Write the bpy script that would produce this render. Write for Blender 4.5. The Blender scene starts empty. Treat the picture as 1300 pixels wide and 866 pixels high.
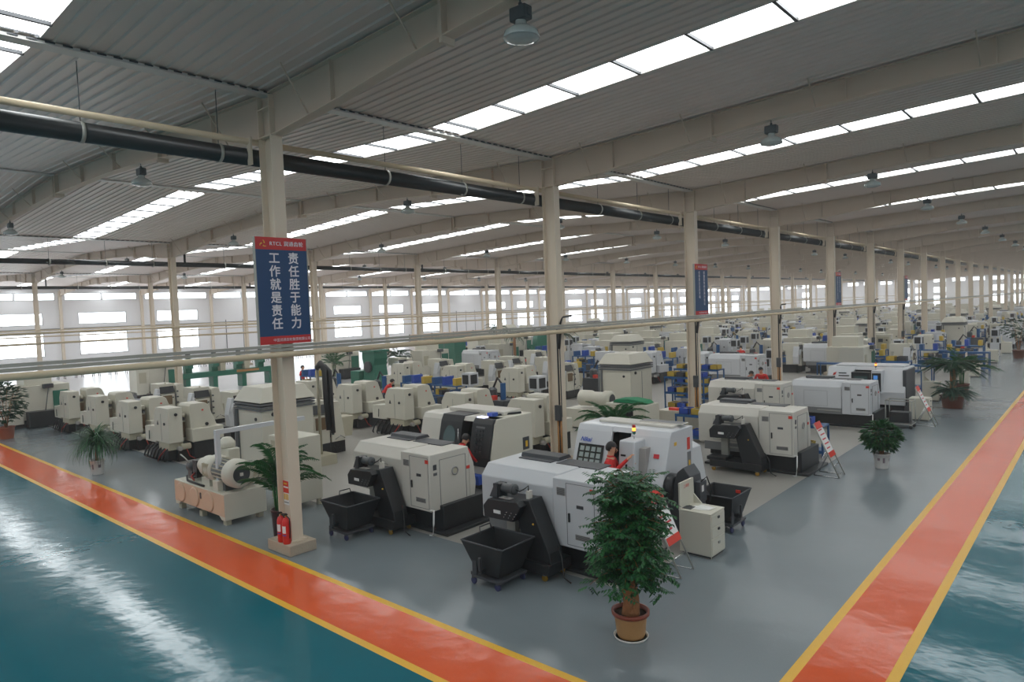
import bpy, bmesh, math, random
from mathutils import Vector, Matrix
R = math.radians
PI = math.pi
SC = bpy.context.scene
COL = SC.collection
random.seed(7)

# ------------------------------------------------------------------ materials
def lin(c):
    return tuple(((v / 255) / 12.92 if v / 255 <= 0.04045 else (((v / 255) + 0.055) / 1.055) ** 2.4) for v in c)
MATS = {}
def mat(name, rgb, rough=0.5, metal=0.0, coat=0.0, var=0.0, vscale=4.0, bump=0.0, bscale=40.0, emit=None, estr=0.0, rvar=0.0):
    m = bpy.data.materials.new(name); m.use_nodes = True
    nt = m.node_tree; b = nt.nodes['Principled BSDF']
    c = (*lin(rgb), 1)
    b.inputs['Base Color'].default_value = c
    b.inputs['Roughness'].default_value = rough
    b.inputs['Metallic'].default_value = metal
    b.inputs['Coat Weight'].default_value = coat
    tc = None
    if var or bump or rvar:
        tc = nt.nodes.new('ShaderNodeTexCoord')
        nz = nt.nodes.new('ShaderNodeTexNoise'); nz.inputs['Scale'].default_value = vscale; nz.inputs['Detail'].default_value = 4
        nt.links.new(tc.outputs['Object'], nz.inputs['Vector'])
        if var:
            rp = nt.nodes.new('ShaderNodeMixRGB'); rp.blend_type = 'MIX'
            rp.inputs[1].default_value = tuple(v * (1 - var) for v in c[:3]) + (1,)
            rp.inputs[2].default_value = tuple(min(1, v * (1 + var)) for v in c[:3]) + (1,)
            nt.links.new(nz.outputs['Fac'], rp.inputs[0]); nt.links.new(rp.outputs[0], b.inputs['Base Color'])
        if rvar:
            mr = nt.nodes.new('ShaderNodeMapRange')
            mr.inputs[3].default_value = max(0.02, rough - rvar); mr.inputs[4].default_value = rough + rvar
            nt.links.new(nz.outputs['Fac'], mr.inputs[0]); nt.links.new(mr.outputs[0], b.inputs['Roughness'])
        if bump:
            n2 = nt.nodes.new('ShaderNodeTexNoise'); n2.inputs['Scale'].default_value = bscale; n2.inputs['Detail'].default_value = 3
            nt.links.new(tc.outputs['Object'], n2.inputs['Vector'])
            bp = nt.nodes.new('ShaderNodeBump'); bp.inputs['Strength'].default_value = bump; bp.inputs['Distance'].default_value = 0.05
            nt.links.new(n2.outputs['Fac'], bp.inputs['Height']); nt.links.new(bp.outputs[0], b.inputs['Normal'])
    if emit:
        b.inputs['Emission Color'].default_value = (*lin(emit), 1); b.inputs['Emission Strength'].default_value = estr
    b.inputs['Specular IOR Level'].default_value = 0.36 if 'epoxy' in name or name == 'orange_paint' else 0.5
    MATS[name] = m
    return m

M = MATS
mat('teal_epoxy', (10, 98, 112), 0.11, var=0.10, vscale=0.35, bump=0.12, bscale=1.9, rvar=0.04)
mat('grey_epoxy', (118, 127, 131), 0.20, var=0.10, vscale=0.5, bump=0.14, bscale=2.0, rvar=0.06)
mat('concrete', (150, 147, 140), 0.40, var=0.14, vscale=0.6, bump=0.05, bscale=3)
mat('pale_floor', (190, 190, 192), 0.22, var=0.06, vscale=0.3)  # paler base colour paints in the windows' reflection on the far-left floor
mat('orange_paint', (214, 88, 44), 0.15, var=0.06, vscale=0.7, bump=0.16, bscale=2.0, rvar=0.05)
mat('yellow_paint', (226, 172, 30), 0.28, var=0.05, vscale=2)
mat('roof_panel', (220, 206, 197), 0.38, 0.0, var=0.06, vscale=0.4)
mat('roof_trim', (205, 203, 198), 0.4)
mat('steel_beam', (206, 190, 172), 0.55, var=0.07, vscale=1.2)
mat('steel_column', (216, 202, 182), 0.5, var=0.04, vscale=1.0)
mat('plinth_concrete', (172, 158, 140), 0.85, var=0.12, vscale=8, bump=0.2, bscale=30)
mat('wall_panel', (226, 226, 228), 0.6, var=0.03, vscale=0.5)
mat('skylight_pane', (245, 250, 248), 0.4, emit=(250, 254, 255), estr=9.0)
mat('window_glow', (245, 250, 250), 0.4, emit=(244, 250, 255), estr=4.2)
mat('window_bar', (150, 155, 158), 0.5)
mat('black_pipe', (26, 30, 32), 0.32)
mat('beige_pipe', (204, 186, 156), 0.4, var=0.06, vscale=2)
mat('rail_grey', (158, 158, 150), 0.45, 0.2)
mat('white_paint', (200, 202, 205), 0.36, coat=0.15, var=0.02, vscale=2)
mat('warm_white', (204, 200, 190), 0.4, coat=0.1, var=0.03, vscale=2)
mat('cream_paint', (203, 199, 184), 0.42, var=0.05, vscale=2.0)
mat('cream_dark', (178, 172, 150), 0.5, var=0.06, vscale=3)
mat('pink_cream', (206, 178, 152), 0.5, var=0.05, vscale=3)
mat('black_paint', (30, 32, 35), 0.42, var=0.15, vscale=5)
mat('black_oily', (20, 20, 22), 0.3, var=0.3, vscale=9, bump=0.3, bscale=18)
mat('dark_grey', (62, 64, 68), 0.45)
mat('band_grey', (116, 117, 118), 0.45)
mat('vent_grey', (158, 154, 150), 0.6)
mat('seam', (96, 98, 100), 0.6)
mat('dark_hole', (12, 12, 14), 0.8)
mat('glass_dark', (26, 34, 36), 0.08, coat=0.6)
mat('glass_oval', (60, 84, 84), 0.10, coat=0.5)
mat('brown_window', (112, 92, 68), 0.2, var=0.3, vscale=6)
mat('screen_lines', (150, 160, 156), 0.2)  # flat tone for reflections painted on the dark window
mat('blue_screen', (60, 120, 190), 0.2, emit=(90, 150, 220), estr=0.6)
mat('white_light', (240, 240, 250), 0.3, emit=(225, 225, 255), estr=2.0)
mat('amber_light', (255, 160, 60), 0.3, emit=(255, 150, 50), estr=4.0)
mat('red_light', (170, 36, 30), 0.3)
mat('green_light', (30, 96, 80), 0.3)
mat('red_paint', (206, 34, 28), 0.35)
mat('sticker_red', (214, 60, 44), 0.5)
mat('sticker_yellow', (222, 176, 52), 0.5)
mat('sticker_white', (228, 228, 226), 0.6)
mat('paper', (226, 226, 222), 0.8)
mat('sign_blue', (14, 62, 106), 0.45)
mat('sign_red', (190, 34, 36), 0.45)
mat('sign_white', (224, 220, 226), 0.5)
mat('sign_yellow', (222, 178, 66), 0.45)
mat('logo_blue', (50, 84, 176), 0.4)
mat('machine_green', (20, 104, 82), 0.45, var=0.1, vscale=3)
mat('rack_blue', (28, 84, 136), 0.42, var=0.08, vscale=3)
mat('bin_blue', (30, 74, 170), 0.4)
mat('part_yellow', (196, 164, 60), 0.5, var=0.1, vscale=6)
mat('chrome', (200, 200, 200), 0.22, 0.9)
mat('brass', (180, 140, 60), 0.35, 0.8)
mat('motor_grey', (74, 78, 80), 0.4, var=0.1, vscale=6)
mat('rubber', (24, 24, 26), 0.7)
mat('wheel_blue', (40, 44, 84), 0.5)
mat('cable_black', (22, 22, 24), 0.5)
mat('hose_red', (150, 40, 28), 0.5)
mat('conduit_orange', (176, 122, 66), 0.5)
mat('leaf', (38, 96, 46), 0.45, var=0.35, vscale=7)
mat('leaf_dark', (28, 72, 42), 0.45, var=0.3, vscale=7)
mat('leaf_blue', (52, 84, 66), 0.5, var=0.25, vscale=7)
mat('bark', (152, 104, 66), 0.8, var=0.25, vscale=14, bump=0.4, bscale=30)
mat('soil', (62, 46, 34), 0.95, bump=0.5, bscale=40)
mat('pot_tan', (176, 132, 84), 0.45, var=0.12, vscale=6)
mat('pot_rim', (134, 62, 42), 0.4)
mat('pot_terracotta', (168, 96, 70), 0.6, var=0.1, vscale=6)
mat('pot_dark', (58, 26, 26), 0.3)
mat('pot_brown', (112, 66, 50), 0.45)
mat('bucket_white', (214, 210, 206), 0.4)
mat('bucket_print', (120, 104, 112), 0.5)
mat('saucer', (216, 212, 204), 0.5)
mat('skin', (214, 160, 128), 0.5)
mat('hair', (24, 20, 20), 0.5, bump=0.4, bscale=60)
mat('jacket_red', (202, 34, 32), 0.7, var=0.1, vscale=8, bump=0.3, bscale=14)
mat('trouser', (48, 52, 66), 0.8, var=0.1, vscale=8)
mat('shoe', (28, 26, 26), 0.5)
mat('lamp_glass', (176, 186, 184), 0.18, var=0.15, vscale=12, coat=0.4)
mat('lamp_metal', (70, 78, 82), 0.45, 0.4)
mat('wood_board', (196, 160, 126), 0.6)
mat('cloth_green', (30, 124, 84), 0.8)
mat('bottle_blue', (110, 150, 190), 0.15)
mat('tape_white', (214, 212, 204), 0.6)
mat('red_strip', (200, 52, 60), 0.5)

# ------------------------------------------------------------------ mesh builder
class MB:
    def __init__(s):
        s.bm = bmesh.new(); s.mats = []
    def mi(s, m):
        if m not in s.mats: s.mats.append(m)
        return s.mats.index(m)
    def faces(s, vs, fs, m, smooth=False):
        v = [s.bm.verts.new(p) for p in vs]; i = s.mi(m)
        for f in fs:
            try:
                q = s.bm.faces.new([v[k] for k in f]); q.material_index = i; q.smooth = smooth
            except ValueError: pass
        return v
    def box(s, x0, x1, y0, y1, z0, z1, m):
        if x0 > x1: x0, x1 = x1, x0
        if y0 > y1: y0, y1 = y1, y0
        s.faces([(x0, y0, z0), (x1, y0, z0), (x1, y1, z0), (x0, y1, z0), (x0, y0, z1), (x1, y0, z1), (x1, y1, z1), (x0, y1, z1)],
                [(3, 2, 1, 0), (4, 5, 6, 7), (0, 1, 5, 4), (1, 2, 6, 5), (2, 3, 7, 6), (3, 0, 4, 7)], m)
        return s
    def prism(s, poly, ax, a0, a1, m, poly2=None):
        n = len(poly); q = poly2 or poly
        def P(p, a): return (a, p[0], p[1]) if ax == 'x' else ((p[0], a, p[1]) if ax == 'y' else (p[0], p[1], a))
        vs = [P(p, a0) for p in poly] + [P(p, a1) for p in q]
        fs = [tuple(range(n - 1, -1, -1)), tuple(range(n, 2 * n))] + [(k, (k + 1) % n, n + (k + 1) % n, n + k) for k in range(n)]
        s.faces(vs, fs, m); return s
    def tube(s, pts, r, m, n=8, r2=None):
        pts = [Vector(p) for p in pts]; k = len(pts); vs = []
        for i, p in enumerate(pts):
            d = (pts[min(i + 1, k - 1)] - pts[max(i - 1, 0)]).normalized()
            a = Vector((0, 0, 1)) if abs(d.z) < 0.95 else Vector((1, 0, 0))
            u = d.cross(a).normalized(); w = u.cross(d)
            rr = r if r2 is None else r + (r2 - r) * i / (k - 1)
            vs += [p + u * rr * math.cos(2 * PI * j / n) + w * rr * math.sin(2 * PI * j / n) for j in range(n)]
        fs = [(i * n + j, i * n + (j + 1) % n, (i + 1) * n + (j + 1) % n, (i + 1) * n + j) for i in range(k - 1) for j in range(n)]
        vv = s.faces(vs, fs, m, True)
        for ring in (range(n - 1, -1, -1), range((k - 1) * n, k * n)):
            try:
                f = s.bm.faces.new([vv[j] for j in ring]); f.material_index = s.mi(m)
            except ValueError: pass
        return s
    def rev(s, prof, c, m, ax='z', n=20, smooth=True, caps=True):
        c = Vector(c); vs = []
        for r, h in prof:
            for j in range(n):
                a = 2 * PI * j / n; p = (r * math.cos(a), r * math.sin(a), h)
                if ax == 'x': p = (p[2], p[0], p[1])
                elif ax == 'y': p = (p[0], p[2], p[1])
                vs.append(c + Vector(p))
        k = len(prof)
        vv = s.faces(vs, [(i * n + j, i * n + (j + 1) % n, (i + 1) * n + (j + 1) % n, (i + 1) * n + j) for i in range(k - 1) for j in range(n)], m, smooth)
        if caps:
            for e, ring in ((0, range(n - 1, -1, -1)), (k - 1, range((k - 1) * n, k * n))):
                if prof[e][0] > 1e-4:
                    f = s.bm.faces.new([vv[j] for j in ring]); f.material_index = s.mi(m)
        return s
    def ball(s, c, r, m, n=10, sc=(1, 1, 1)):
        prof = [(max(1e-4, math.sin(PI * i / n)), -math.cos(PI * i / n)) for i in range(n + 1)]
        c = Vector(c); st = len(s.bm.verts)
        nn = 2 * n; vs = []
        for q, h in prof:
            for j in range(nn):
                a = 2 * PI * j / nn
                vs.append(c + Vector((q * math.cos(a) * r * sc[0], q * math.sin(a) * r * sc[1], h * r * sc[2])))
        s.faces(vs, [(i * nn + j, i * nn + (j + 1) % nn, (i + 1) * nn + (j + 1) % nn, (i + 1) * nn + j) for i in range(n) for j in range(nn)], m, True)
        return s
    def add_mesh(s, me, mx, m):
        me.transform(mx); s.faces([v.co.copy() for v in me.vertices], [tuple(p.vertices) for p in me.polygons], m)
        return s
    def build(s, name, parent=None, bevel=0.0, seg=2, loc=None):
        bm = s.bm
        bmesh.ops.recalc_face_normals(bm, faces=bm.faces[:])
        if bevel:
            es = [e for e in bm.edges if len(e.link_faces) == 2 and e.calc_face_angle(0) > 0.5]
            if es:
                r = bmesh.ops.bevel(bm, geom=es, offset=bevel, segments=seg, profile=0.5, affect='EDGES', clamp_overlap=True)
                for f in r['faces']: f.smooth = True
        me = bpy.data.meshes.new(name); bm.to_mesh(me); bm.free()
        for m in s.mats: me.materials.append(MATS[m])
        if not me.materials: me.materials.append(MATS['seam'])
        o = bpy.data.objects.new(name, me); COL.objects.link(o)
        if parent: o.parent = parent
        if loc: o.location = loc
        return o

def tag(o, label=None, cat=None, group=None, kind=None):
    if label: o['label'] = label
    if cat: o['category'] = cat
    if group: o['group'] = group
    if kind: o['kind'] = kind
    return o
def thing(name, label, cat, loc=(0, 0, 0), rz=0.0, group=None):
    o = bpy.data.objects.new(name, None); COL.objects.link(o); o.empty_display_size = 0.2
    o.location = loc; o.rotation_euler = (0, 0, rz)
    return tag(o, label, cat, group)
def kids(o): return [c for c in bpy.data.objects if c.parent == o]
KID = {}
def copy_tree(o, parent=None):
    if o.name not in KID: KID[o.name] = list(o.children)
    c = o.copy(); COL.objects.link(c)
    if parent: c.parent = parent
    for ch in KID[o.name]: copy_tree(ch, c)
    return c
USED = set()
def put(proto, loc, rz=0.0, label=None, cat=None, group=None, scale=None):
    if proto.name not in USED:
        USED.add(proto.name); o = proto
    else:
        o = copy_tree(proto)
    o.location = loc; o.rotation_euler = (0, 0, rz)
    if scale: o.scale = scale
    return tag(o, label, cat, group)
ORD = 'zeroth first second third fourth fifth sixth seventh eighth ninth tenth eleventh twelfth thirteenth fourteenth fifteenth sixteenth seventeenth eighteenth nineteenth twentieth'.split()
ORD += ['twenty-' + w for w in ORD[1:10]] + ['thirtieth'] + ['thirty-' + w for w in ORD[1:10]] + ['fortieth'] + ['forty-' + w for w in ORD[1:10]] + ['fiftieth'] + ['fifty-' + w for w in ORD[1:10]] + ['sixtieth'] + ['sixty-' + w for w in ORD[1:10]]
def text_mesh(body, size, bold=0.0, ext=0.0, align='CENTER', shear=0.0, space=1.0):
    cu = bpy.data.curves.new('lettering', 'FONT'); cu.body = body; cu.size = size; cu.offset = bold; cu.extrude = ext
    cu.align_x = align; cu.align_y = 'CENTER'; cu.shear = shear; cu.space_character = space; cu.resolution_u = 3
    o = bpy.data.objects.new('lettering', cu); COL.objects.link(o)
    dg = bpy.context.evaluated_depsgraph_get(); dg.update()
    me = bpy.data.meshes.new_from_object(o.evaluated_get(dg))
    bpy.data.objects.remove(o); bpy.data.curves.remove(cu)
    return me
FACE_X = Matrix(((0, 0, 1, 0), (1, 0, 0, 0), (0, 1, 0, 0), (0, 0, 0, 1)))      # text lying in the YZ plane, facing +X
FACE_NY = Matrix(((1, 0, 0, 0), (0, 0, -1, 0), (0, 1, 0, 0), (0, 0, 0, 1)))    # text in the XZ plane, facing -Y
def T(x, y, z): return Matrix.Translation((x, y, z))
def struct(o, name=None):
    o['kind'] = 'structure'
    return o

# ------------------------------------------------------------------ hall layout
BAY = 8.75
Y0 = 6.98
N0, N1 = -3, 24
def fy(n): return Y0 + BAY * n
VAL = [-90.8, -64.6, -38.4, -12.2, 14.0]     # valleys = column rows
HALF = 13.1
ZV, ZR = 8.92, 9.45
XW, YE = -91.0, fy(N1)
def zroof(x):
    v = min(VAL, key=lambda q: abs(q - x)); return ZV + (ZR - ZV) * abs(x - v) / HALF

# --- floor
def floor():
    xs = [XW, -39.5, -5.85, -1.87, 30]; ys = [-30, 5.43, 9.15, YE]
    b = MB()
    for i in range(len(xs) - 1):
        for j in range(len(ys) - 1):
            xm = (xs[i] + xs[i + 1]) / 2; ym = (ys[j] + ys[j + 1]) / 2
            if xm > -1.87 or ym < 5.43: m = 'teal_epoxy'
            elif xm < -39.5: m = 'pale_floor'
            elif xm < -5.85 and ym > 9.15: m = 'concrete'
            else: m = 'grey_epoxy'
            b.faces([(xs[i], ys[j], 0), (xs[i + 1], ys[j], 0), (xs[i + 1], ys[j + 1], 0), (xs[i], ys[j + 1], 0)], [(0, 1, 2, 3)], m)
    struct(b.build('floor'))
    def strip(name, poly, m, z):
        c = MB(); c.faces([(x, y, z) for x, y in poly], [tuple(range(len(poly)))], m)
        struct(c.build(name))
    strip('trim_1', [(XW, 5.55), (-2.0, 5.55), (-2.0, YE), (-2.86, YE), (-2.86, 6.47), (XW, 6.47)], 'orange_paint', 0.003)
    strip('trim_2', [(XW, 5.43), (-1.87, 5.43), (-1.87, YE), (-2.0, YE), (-2.0, 5.55), (XW, 5.55)], 'yellow_paint', 0.003)
    strip('trim_3', [(XW, 6.47), (-2.86, 6.47), (-2.86, YE), (-2.98, YE), (-2.98, 6.59), (XW, 6.59)], 'yellow_paint', 0.003)
floor()

# --- roof: ribbed liner panels, skylights
def roof():
    pitch, rh = 0.235, 0.028
    sky = []
    slopes = []
    for v in VAL:
        slopes.append((v, v + HALF)); slopes.append((v, v - HALF))
    slopes = [s for s in slopes if -92 < s[1] < 28]
    def panel(b, xa, xb, ya, yb):
        n = max(1, round((yb - ya) / pitch)); p = (yb - ya) / n
        prof = []
        for k in range(n):
            y = ya + k * p
            prof += [(y, 0), (y + p * 0.74, 0), (y + p * 0.82, -rh), (y + p * 0.92, -rh)]
        prof.append((yb, 0))
        za, zb = zroof(xa), zroof(xb)
        vs = [(xa, y, za + d) for y, d in prof] + [(xb, y, zb + d) for y, d in prof]
        k = len(prof)
        b.faces(vs, [(i, i + 1, k + i + 1, k + i) for i in range(k - 1)], 'roof_panel')
    for q, (xa, xb) in enumerate(slopes):
        sg = 1 if xb > xa else -1
        b = MB(); g = MB(); pb = MB()
        s0, s1 = xa + sg * 0.2, xb - sg * 0.55
        for n in range(N0, N1):
            yc = fy(n) + BAY / 2 + 0.1
            panel(b, xa, xb, fy(n), yc - 0.5); panel(b, xa, xb, yc + 0.5, fy(n + 1))
            panel(b, xa, s0, yc - 0.5, yc + 0.5); panel(b, s1, xb, yc - 0.5, yc + 0.5)
            g.faces([(s0, yc - 0.5, zroof(s0) + 0.02), (s1, yc - 0.5, zroof(s1) + 0.02), (s1, yc + 0.5, zroof(s1) + 0.02), (s0, yc + 0.5, zroof(s0) + 0.02)], [(0, 1, 2, 3)], 'skylight_pane')
            x = 0.75
            while x < HALF - 0.6:
                xx = xa + sg * x
                pb.box(xx - 0.03, xx + 0.03, yc - 0.52, yc + 0.52, zroof(xx) - 0.04, zroof(xx) + 0.015, 'dark_grey'); x += 1.5
            for e in (-1, 1):      # curbs along the skylight
                vs = [(s0, yc + e * 0.5, zroof(s0) - 0.03), (s1, yc + e * 0.5, zroof(s1) - 0.03), (s1, yc + e * 0.5, zroof(s1) + 0.03), (s0, yc + e * 0.5, zroof(s0) + 0.03)]
                pb.faces(vs, [(0, 1, 2, 3)], 'roof_trim')
        o = struct(b.build('ceiling'))
        w = struct(g.build('window_%d' % (q + 1)))
        p = pb.build('skylight_bar', w)
    for k, v in enumerate(VAL):
        b = MB()
        b.box(v - 0.14, v + 0.14, fy(N0), YE, ZV - 0.07, ZV - 0.02, 'roof_trim')
        for n in range(N0, min(N1, 8)):
            for j in range(37):
                y = fy(n) + 0.12 + j * 0.235
                for e in (-1, 1): b.box(v + e * 0.145, v + e * 0.165, y, y + 0.13, ZV - 0.045, ZV - 0.02, 'dark_grey')
        struct(b.build('trim_%d' % (4 + k)))
        if v + HALF < 28:
            b = MB(); x = v + HALF
            b.box(x - 0.16, x + 0.16, fy(N0), YE, ZR - 0.06, ZR - 0.02, 'roof_trim')
            struct(b.build('trim_%d' % (10 + k)))
roof()

# --- rafters and columns
def rafter_mesh(sg):
    b = MB()
    def d(x):
        P = [(0, .82), (.5, .82), (2.2, .74), (5, .55), (6.3, .50), (9, .50), (13.1, .60)]
        for (a, da), (c, dc) in zip(P, P[1:]):
            if x <= c: return da + (dc - da) * (x - a) / (c - a)
        return .6
    def zt(x): return ZV - .03 + (ZR - ZV) * x / HALF
    xs = [0, .5, 1.3, 2.2, 3.5, 5, 6.3, 9, 11, 13.1]
    top = [(sg * x, zt(x)) for x in xs]; bot = [(sg * x, zt(x) - d(x)) for x in xs]
    b.prism(top + bot[::-1], 'y', -.01, .01, 'steel_beam')
    b.prism([(x, z) for x, z in top] + [(x, z - .02) for x, z in top[::-1]], 'y', -.11, .11, 'steel_beam')
    b.prism([(x, z + .02) for x, z in bot] + [(x, z) for x, z in bot[::-1]], 'y', -.11, .11, 'steel_beam')
    for x in (5.0, 13.0):
        b.box(sg * (x - .03), sg * (x + .03), -.13, .13, zt(x) - d(x) - .1, zt(x) - .02, 'steel_beam')
    for x in (2.2, 8.0, 10.6): b.box(sg * (x - .008), sg * (x + .008), -.1, .1, zt(x) - d(x), zt(x) - .02, 'steel_beam')
    x = 1.5
    while x < 12.8:
        b.tube([(sg * x, -.1, zt(x) - d(x) + .02), (sg * x, -.6, zt(x) + .02)], .016, 'steel_beam', 5); x += 2.95
    o = b.build('rafter'); return o
RP, RN = rafter_mesh(1), rafter_mesh(-1)
for n in range(N0, N1 + 1):
    for v in VAL:
        for proto, sg in ((RP, 1), (RN, -1)):
            if v + sg * HALF < -92 or v + sg * HALF > 28: continue
            o = put(proto, (v, fy(n), 0)); struct(o)
def column_proto():
    b = MB()
    b.box(-.22, -.20, -.125, .125, .22, 8.84, 'steel_column'); b.box(.20, .22, -.125, .125, .22, 8.84, 'steel_column')
    b.box(-.2, .2, -.008, .008, .22, 8.84, 'steel_column')
    for z in (8.07, 8.6): b.box(-.23, .23, -.13, .13, z, z + .02, 'steel_column')
    b.box(-.27, .27, -.18, .18, .205, .235, 'steel_column')
    o = b.build('column')
    c = MB(); c.box(-.42, .42, -.29, .29, 0, .21, 'plinth_concrete'); c.build('plinth', o, bevel=.015)
    return o
CP = column_proto()
for v in VAL[1:]:
    for n in range(N0, N1): struct(put(CP, (v, fy(n), 0)))

# --- walls
def left_wall():
    b = MB(); yb0, yb1 = fy(N0), YE
    bays = [(n, fy(n) + BAY / 2) for n in range(N0, N1)]
    holes = []
    for n, yc in bays:
        hs = [(yc - 3.9, yc - .05, 7.55, 8.4), (yc + .05, yc + 3.9, 7.55, 8.4)]
        if n not in (4, 9, 15): hs += [(yc - 2.6, yc + 2.6, 4.75, 6.1), (yc - 2.6, yc + 2.6, 1.15, 3.75)]
        holes.append((n, yc, hs))
    zs = [0, 1.15, 3.75, 4.75, 6.1, 7.55, 8.4, 9.0]
    for n, yc, hs in holes:
        ys = sorted({fy(n), fy(n + 1), yc - 3.9, yc - 2.6, yc - .05, yc + .05, yc + 2.6, yc + 3.9})
        for a, c in zip(ys, ys[1:]):
            for z0, z1 in zip(zs, zs[1:]):
                ym, zm = (a + c) / 2, (z0 + z1) / 2
                if any(h[0] < ym < h[1] and h[2] < zm < h[3] for h in hs): continue
                b.faces([(XW, a, z0), (XW, c, z0), (XW, c, z1), (XW, a, z1)], [(0, 1, 2, 3)], 'wall_panel')
        w = MB(); f = MB()
        for h in hs:
            w.faces([(XW - .08, h[0], h[2]), (XW - .08, h[1], h[2]), (XW - .08, h[1], h[3]), (XW - .08, h[0], h[3])], [(0, 1, 2, 3)], 'window_glow')
            for y, y2 in ((h[0], h[0] + .06), (h[1] - .06, h[1])): f.box(XW - .07, XW + .02, y, y2, h[2], h[3], 'window_bar')
            for z in (h[2], h[3] - .06): f.box(XW - .07, XW + .02, h[0], h[1], z, z + .06, 'window_bar')
            if h[2] < 2:
                for k in range(1, 6):
                    y = h[0] + (h[1] - h[0]) * k / 6; f.box(XW - .06, XW - .02, y - .02, y + .02, h[2], h[3], 'window_bar')
                f.box(XW - .06, XW - .02, h[0], h[1], 3.0, 3.05, 'window_bar')
        o = struct(w.build('window_%d' % (20 + n - N0))); f.build('window_frame', o)
        if n in (4, 9, 15):
            d = MB(); d.box(XW, XW + .06, yc - 2.4, yc + 2.4, 0, 4.6, 'wall_panel')
            for y in (yc - 2.45, yc - .03, yc + 2.38): d.box(XW, XW + .1, y, y + .07, 0, 4.6, 'seam')
            struct(d.build('door_%d' % (n + 1)))
    struct(b.build('wall_left'))
    for n in range(N0, N1 + 1):
        c = MB(); c.box(XW + .03, XW + .35, fy(n) - .14, fy(n) + .14, 0, 8.6, 'steel_column'); struct(c.build('trim_%d' % (40 + n)))
    c = MB(); c.box(XW + .01, XW + .12, fy(N0), YE, 4.25, 4.33, 'seam'); struct(c.build('trim_90'))
left_wall()
def end_wall():
    b = MB(); w = MB(); f = MB()
    xs = [XW]; hs = []
    x = XW + 2
    while x < 26:
        hs.append((x, x + 2.9)); x += 4.37
    zs = [0, 1.15, 3.75, 4.75, 6.1, 7.55, 8.4, 9.5]
    xs = sorted({XW, 28.0} | {h for p in hs for h in p})
    for a, c in zip(xs, xs[1:]):
        for z0, z1 in zip(zs, zs[1:]):
            xm, zm = (a + c) / 2, (z0 + z1) / 2
            low = -47 < xm < -35 or -23 < xm < -6 or -72 < xm < -66
            if any(h[0] < xm < h[1] for h in hs) and ((low and (1.15 < zm < 3.75 or 4.75 < zm < 6.1)) or 7.55 < zm < 8.4):
                w.faces([(a, YE + .08, z0), (c, YE + .08, z0), (c, YE + .08, z1), (a, YE + .08, z1)], [(0, 1, 2, 3)], 'window_glow')
                f.box(a, c, YE + .02, YE + .06, (z0 + z1) / 2 - .03, (z0 + z1) / 2 + .03, 'window_bar')
                f.box(xm - .03, xm + .03, YE + .02, YE + .06, z0, z1, 'window_bar')
                continue
            b.faces([(a, YE, z0), (c, YE, z0), (c, YE, z1), (a, YE, z1)], [(0, 1, 2, 3)], 'wall_panel')
    struct(b.build('wall_back')); o = struct(w.build('window_60')); f.build('window_frame', o)
end_wall()

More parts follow.
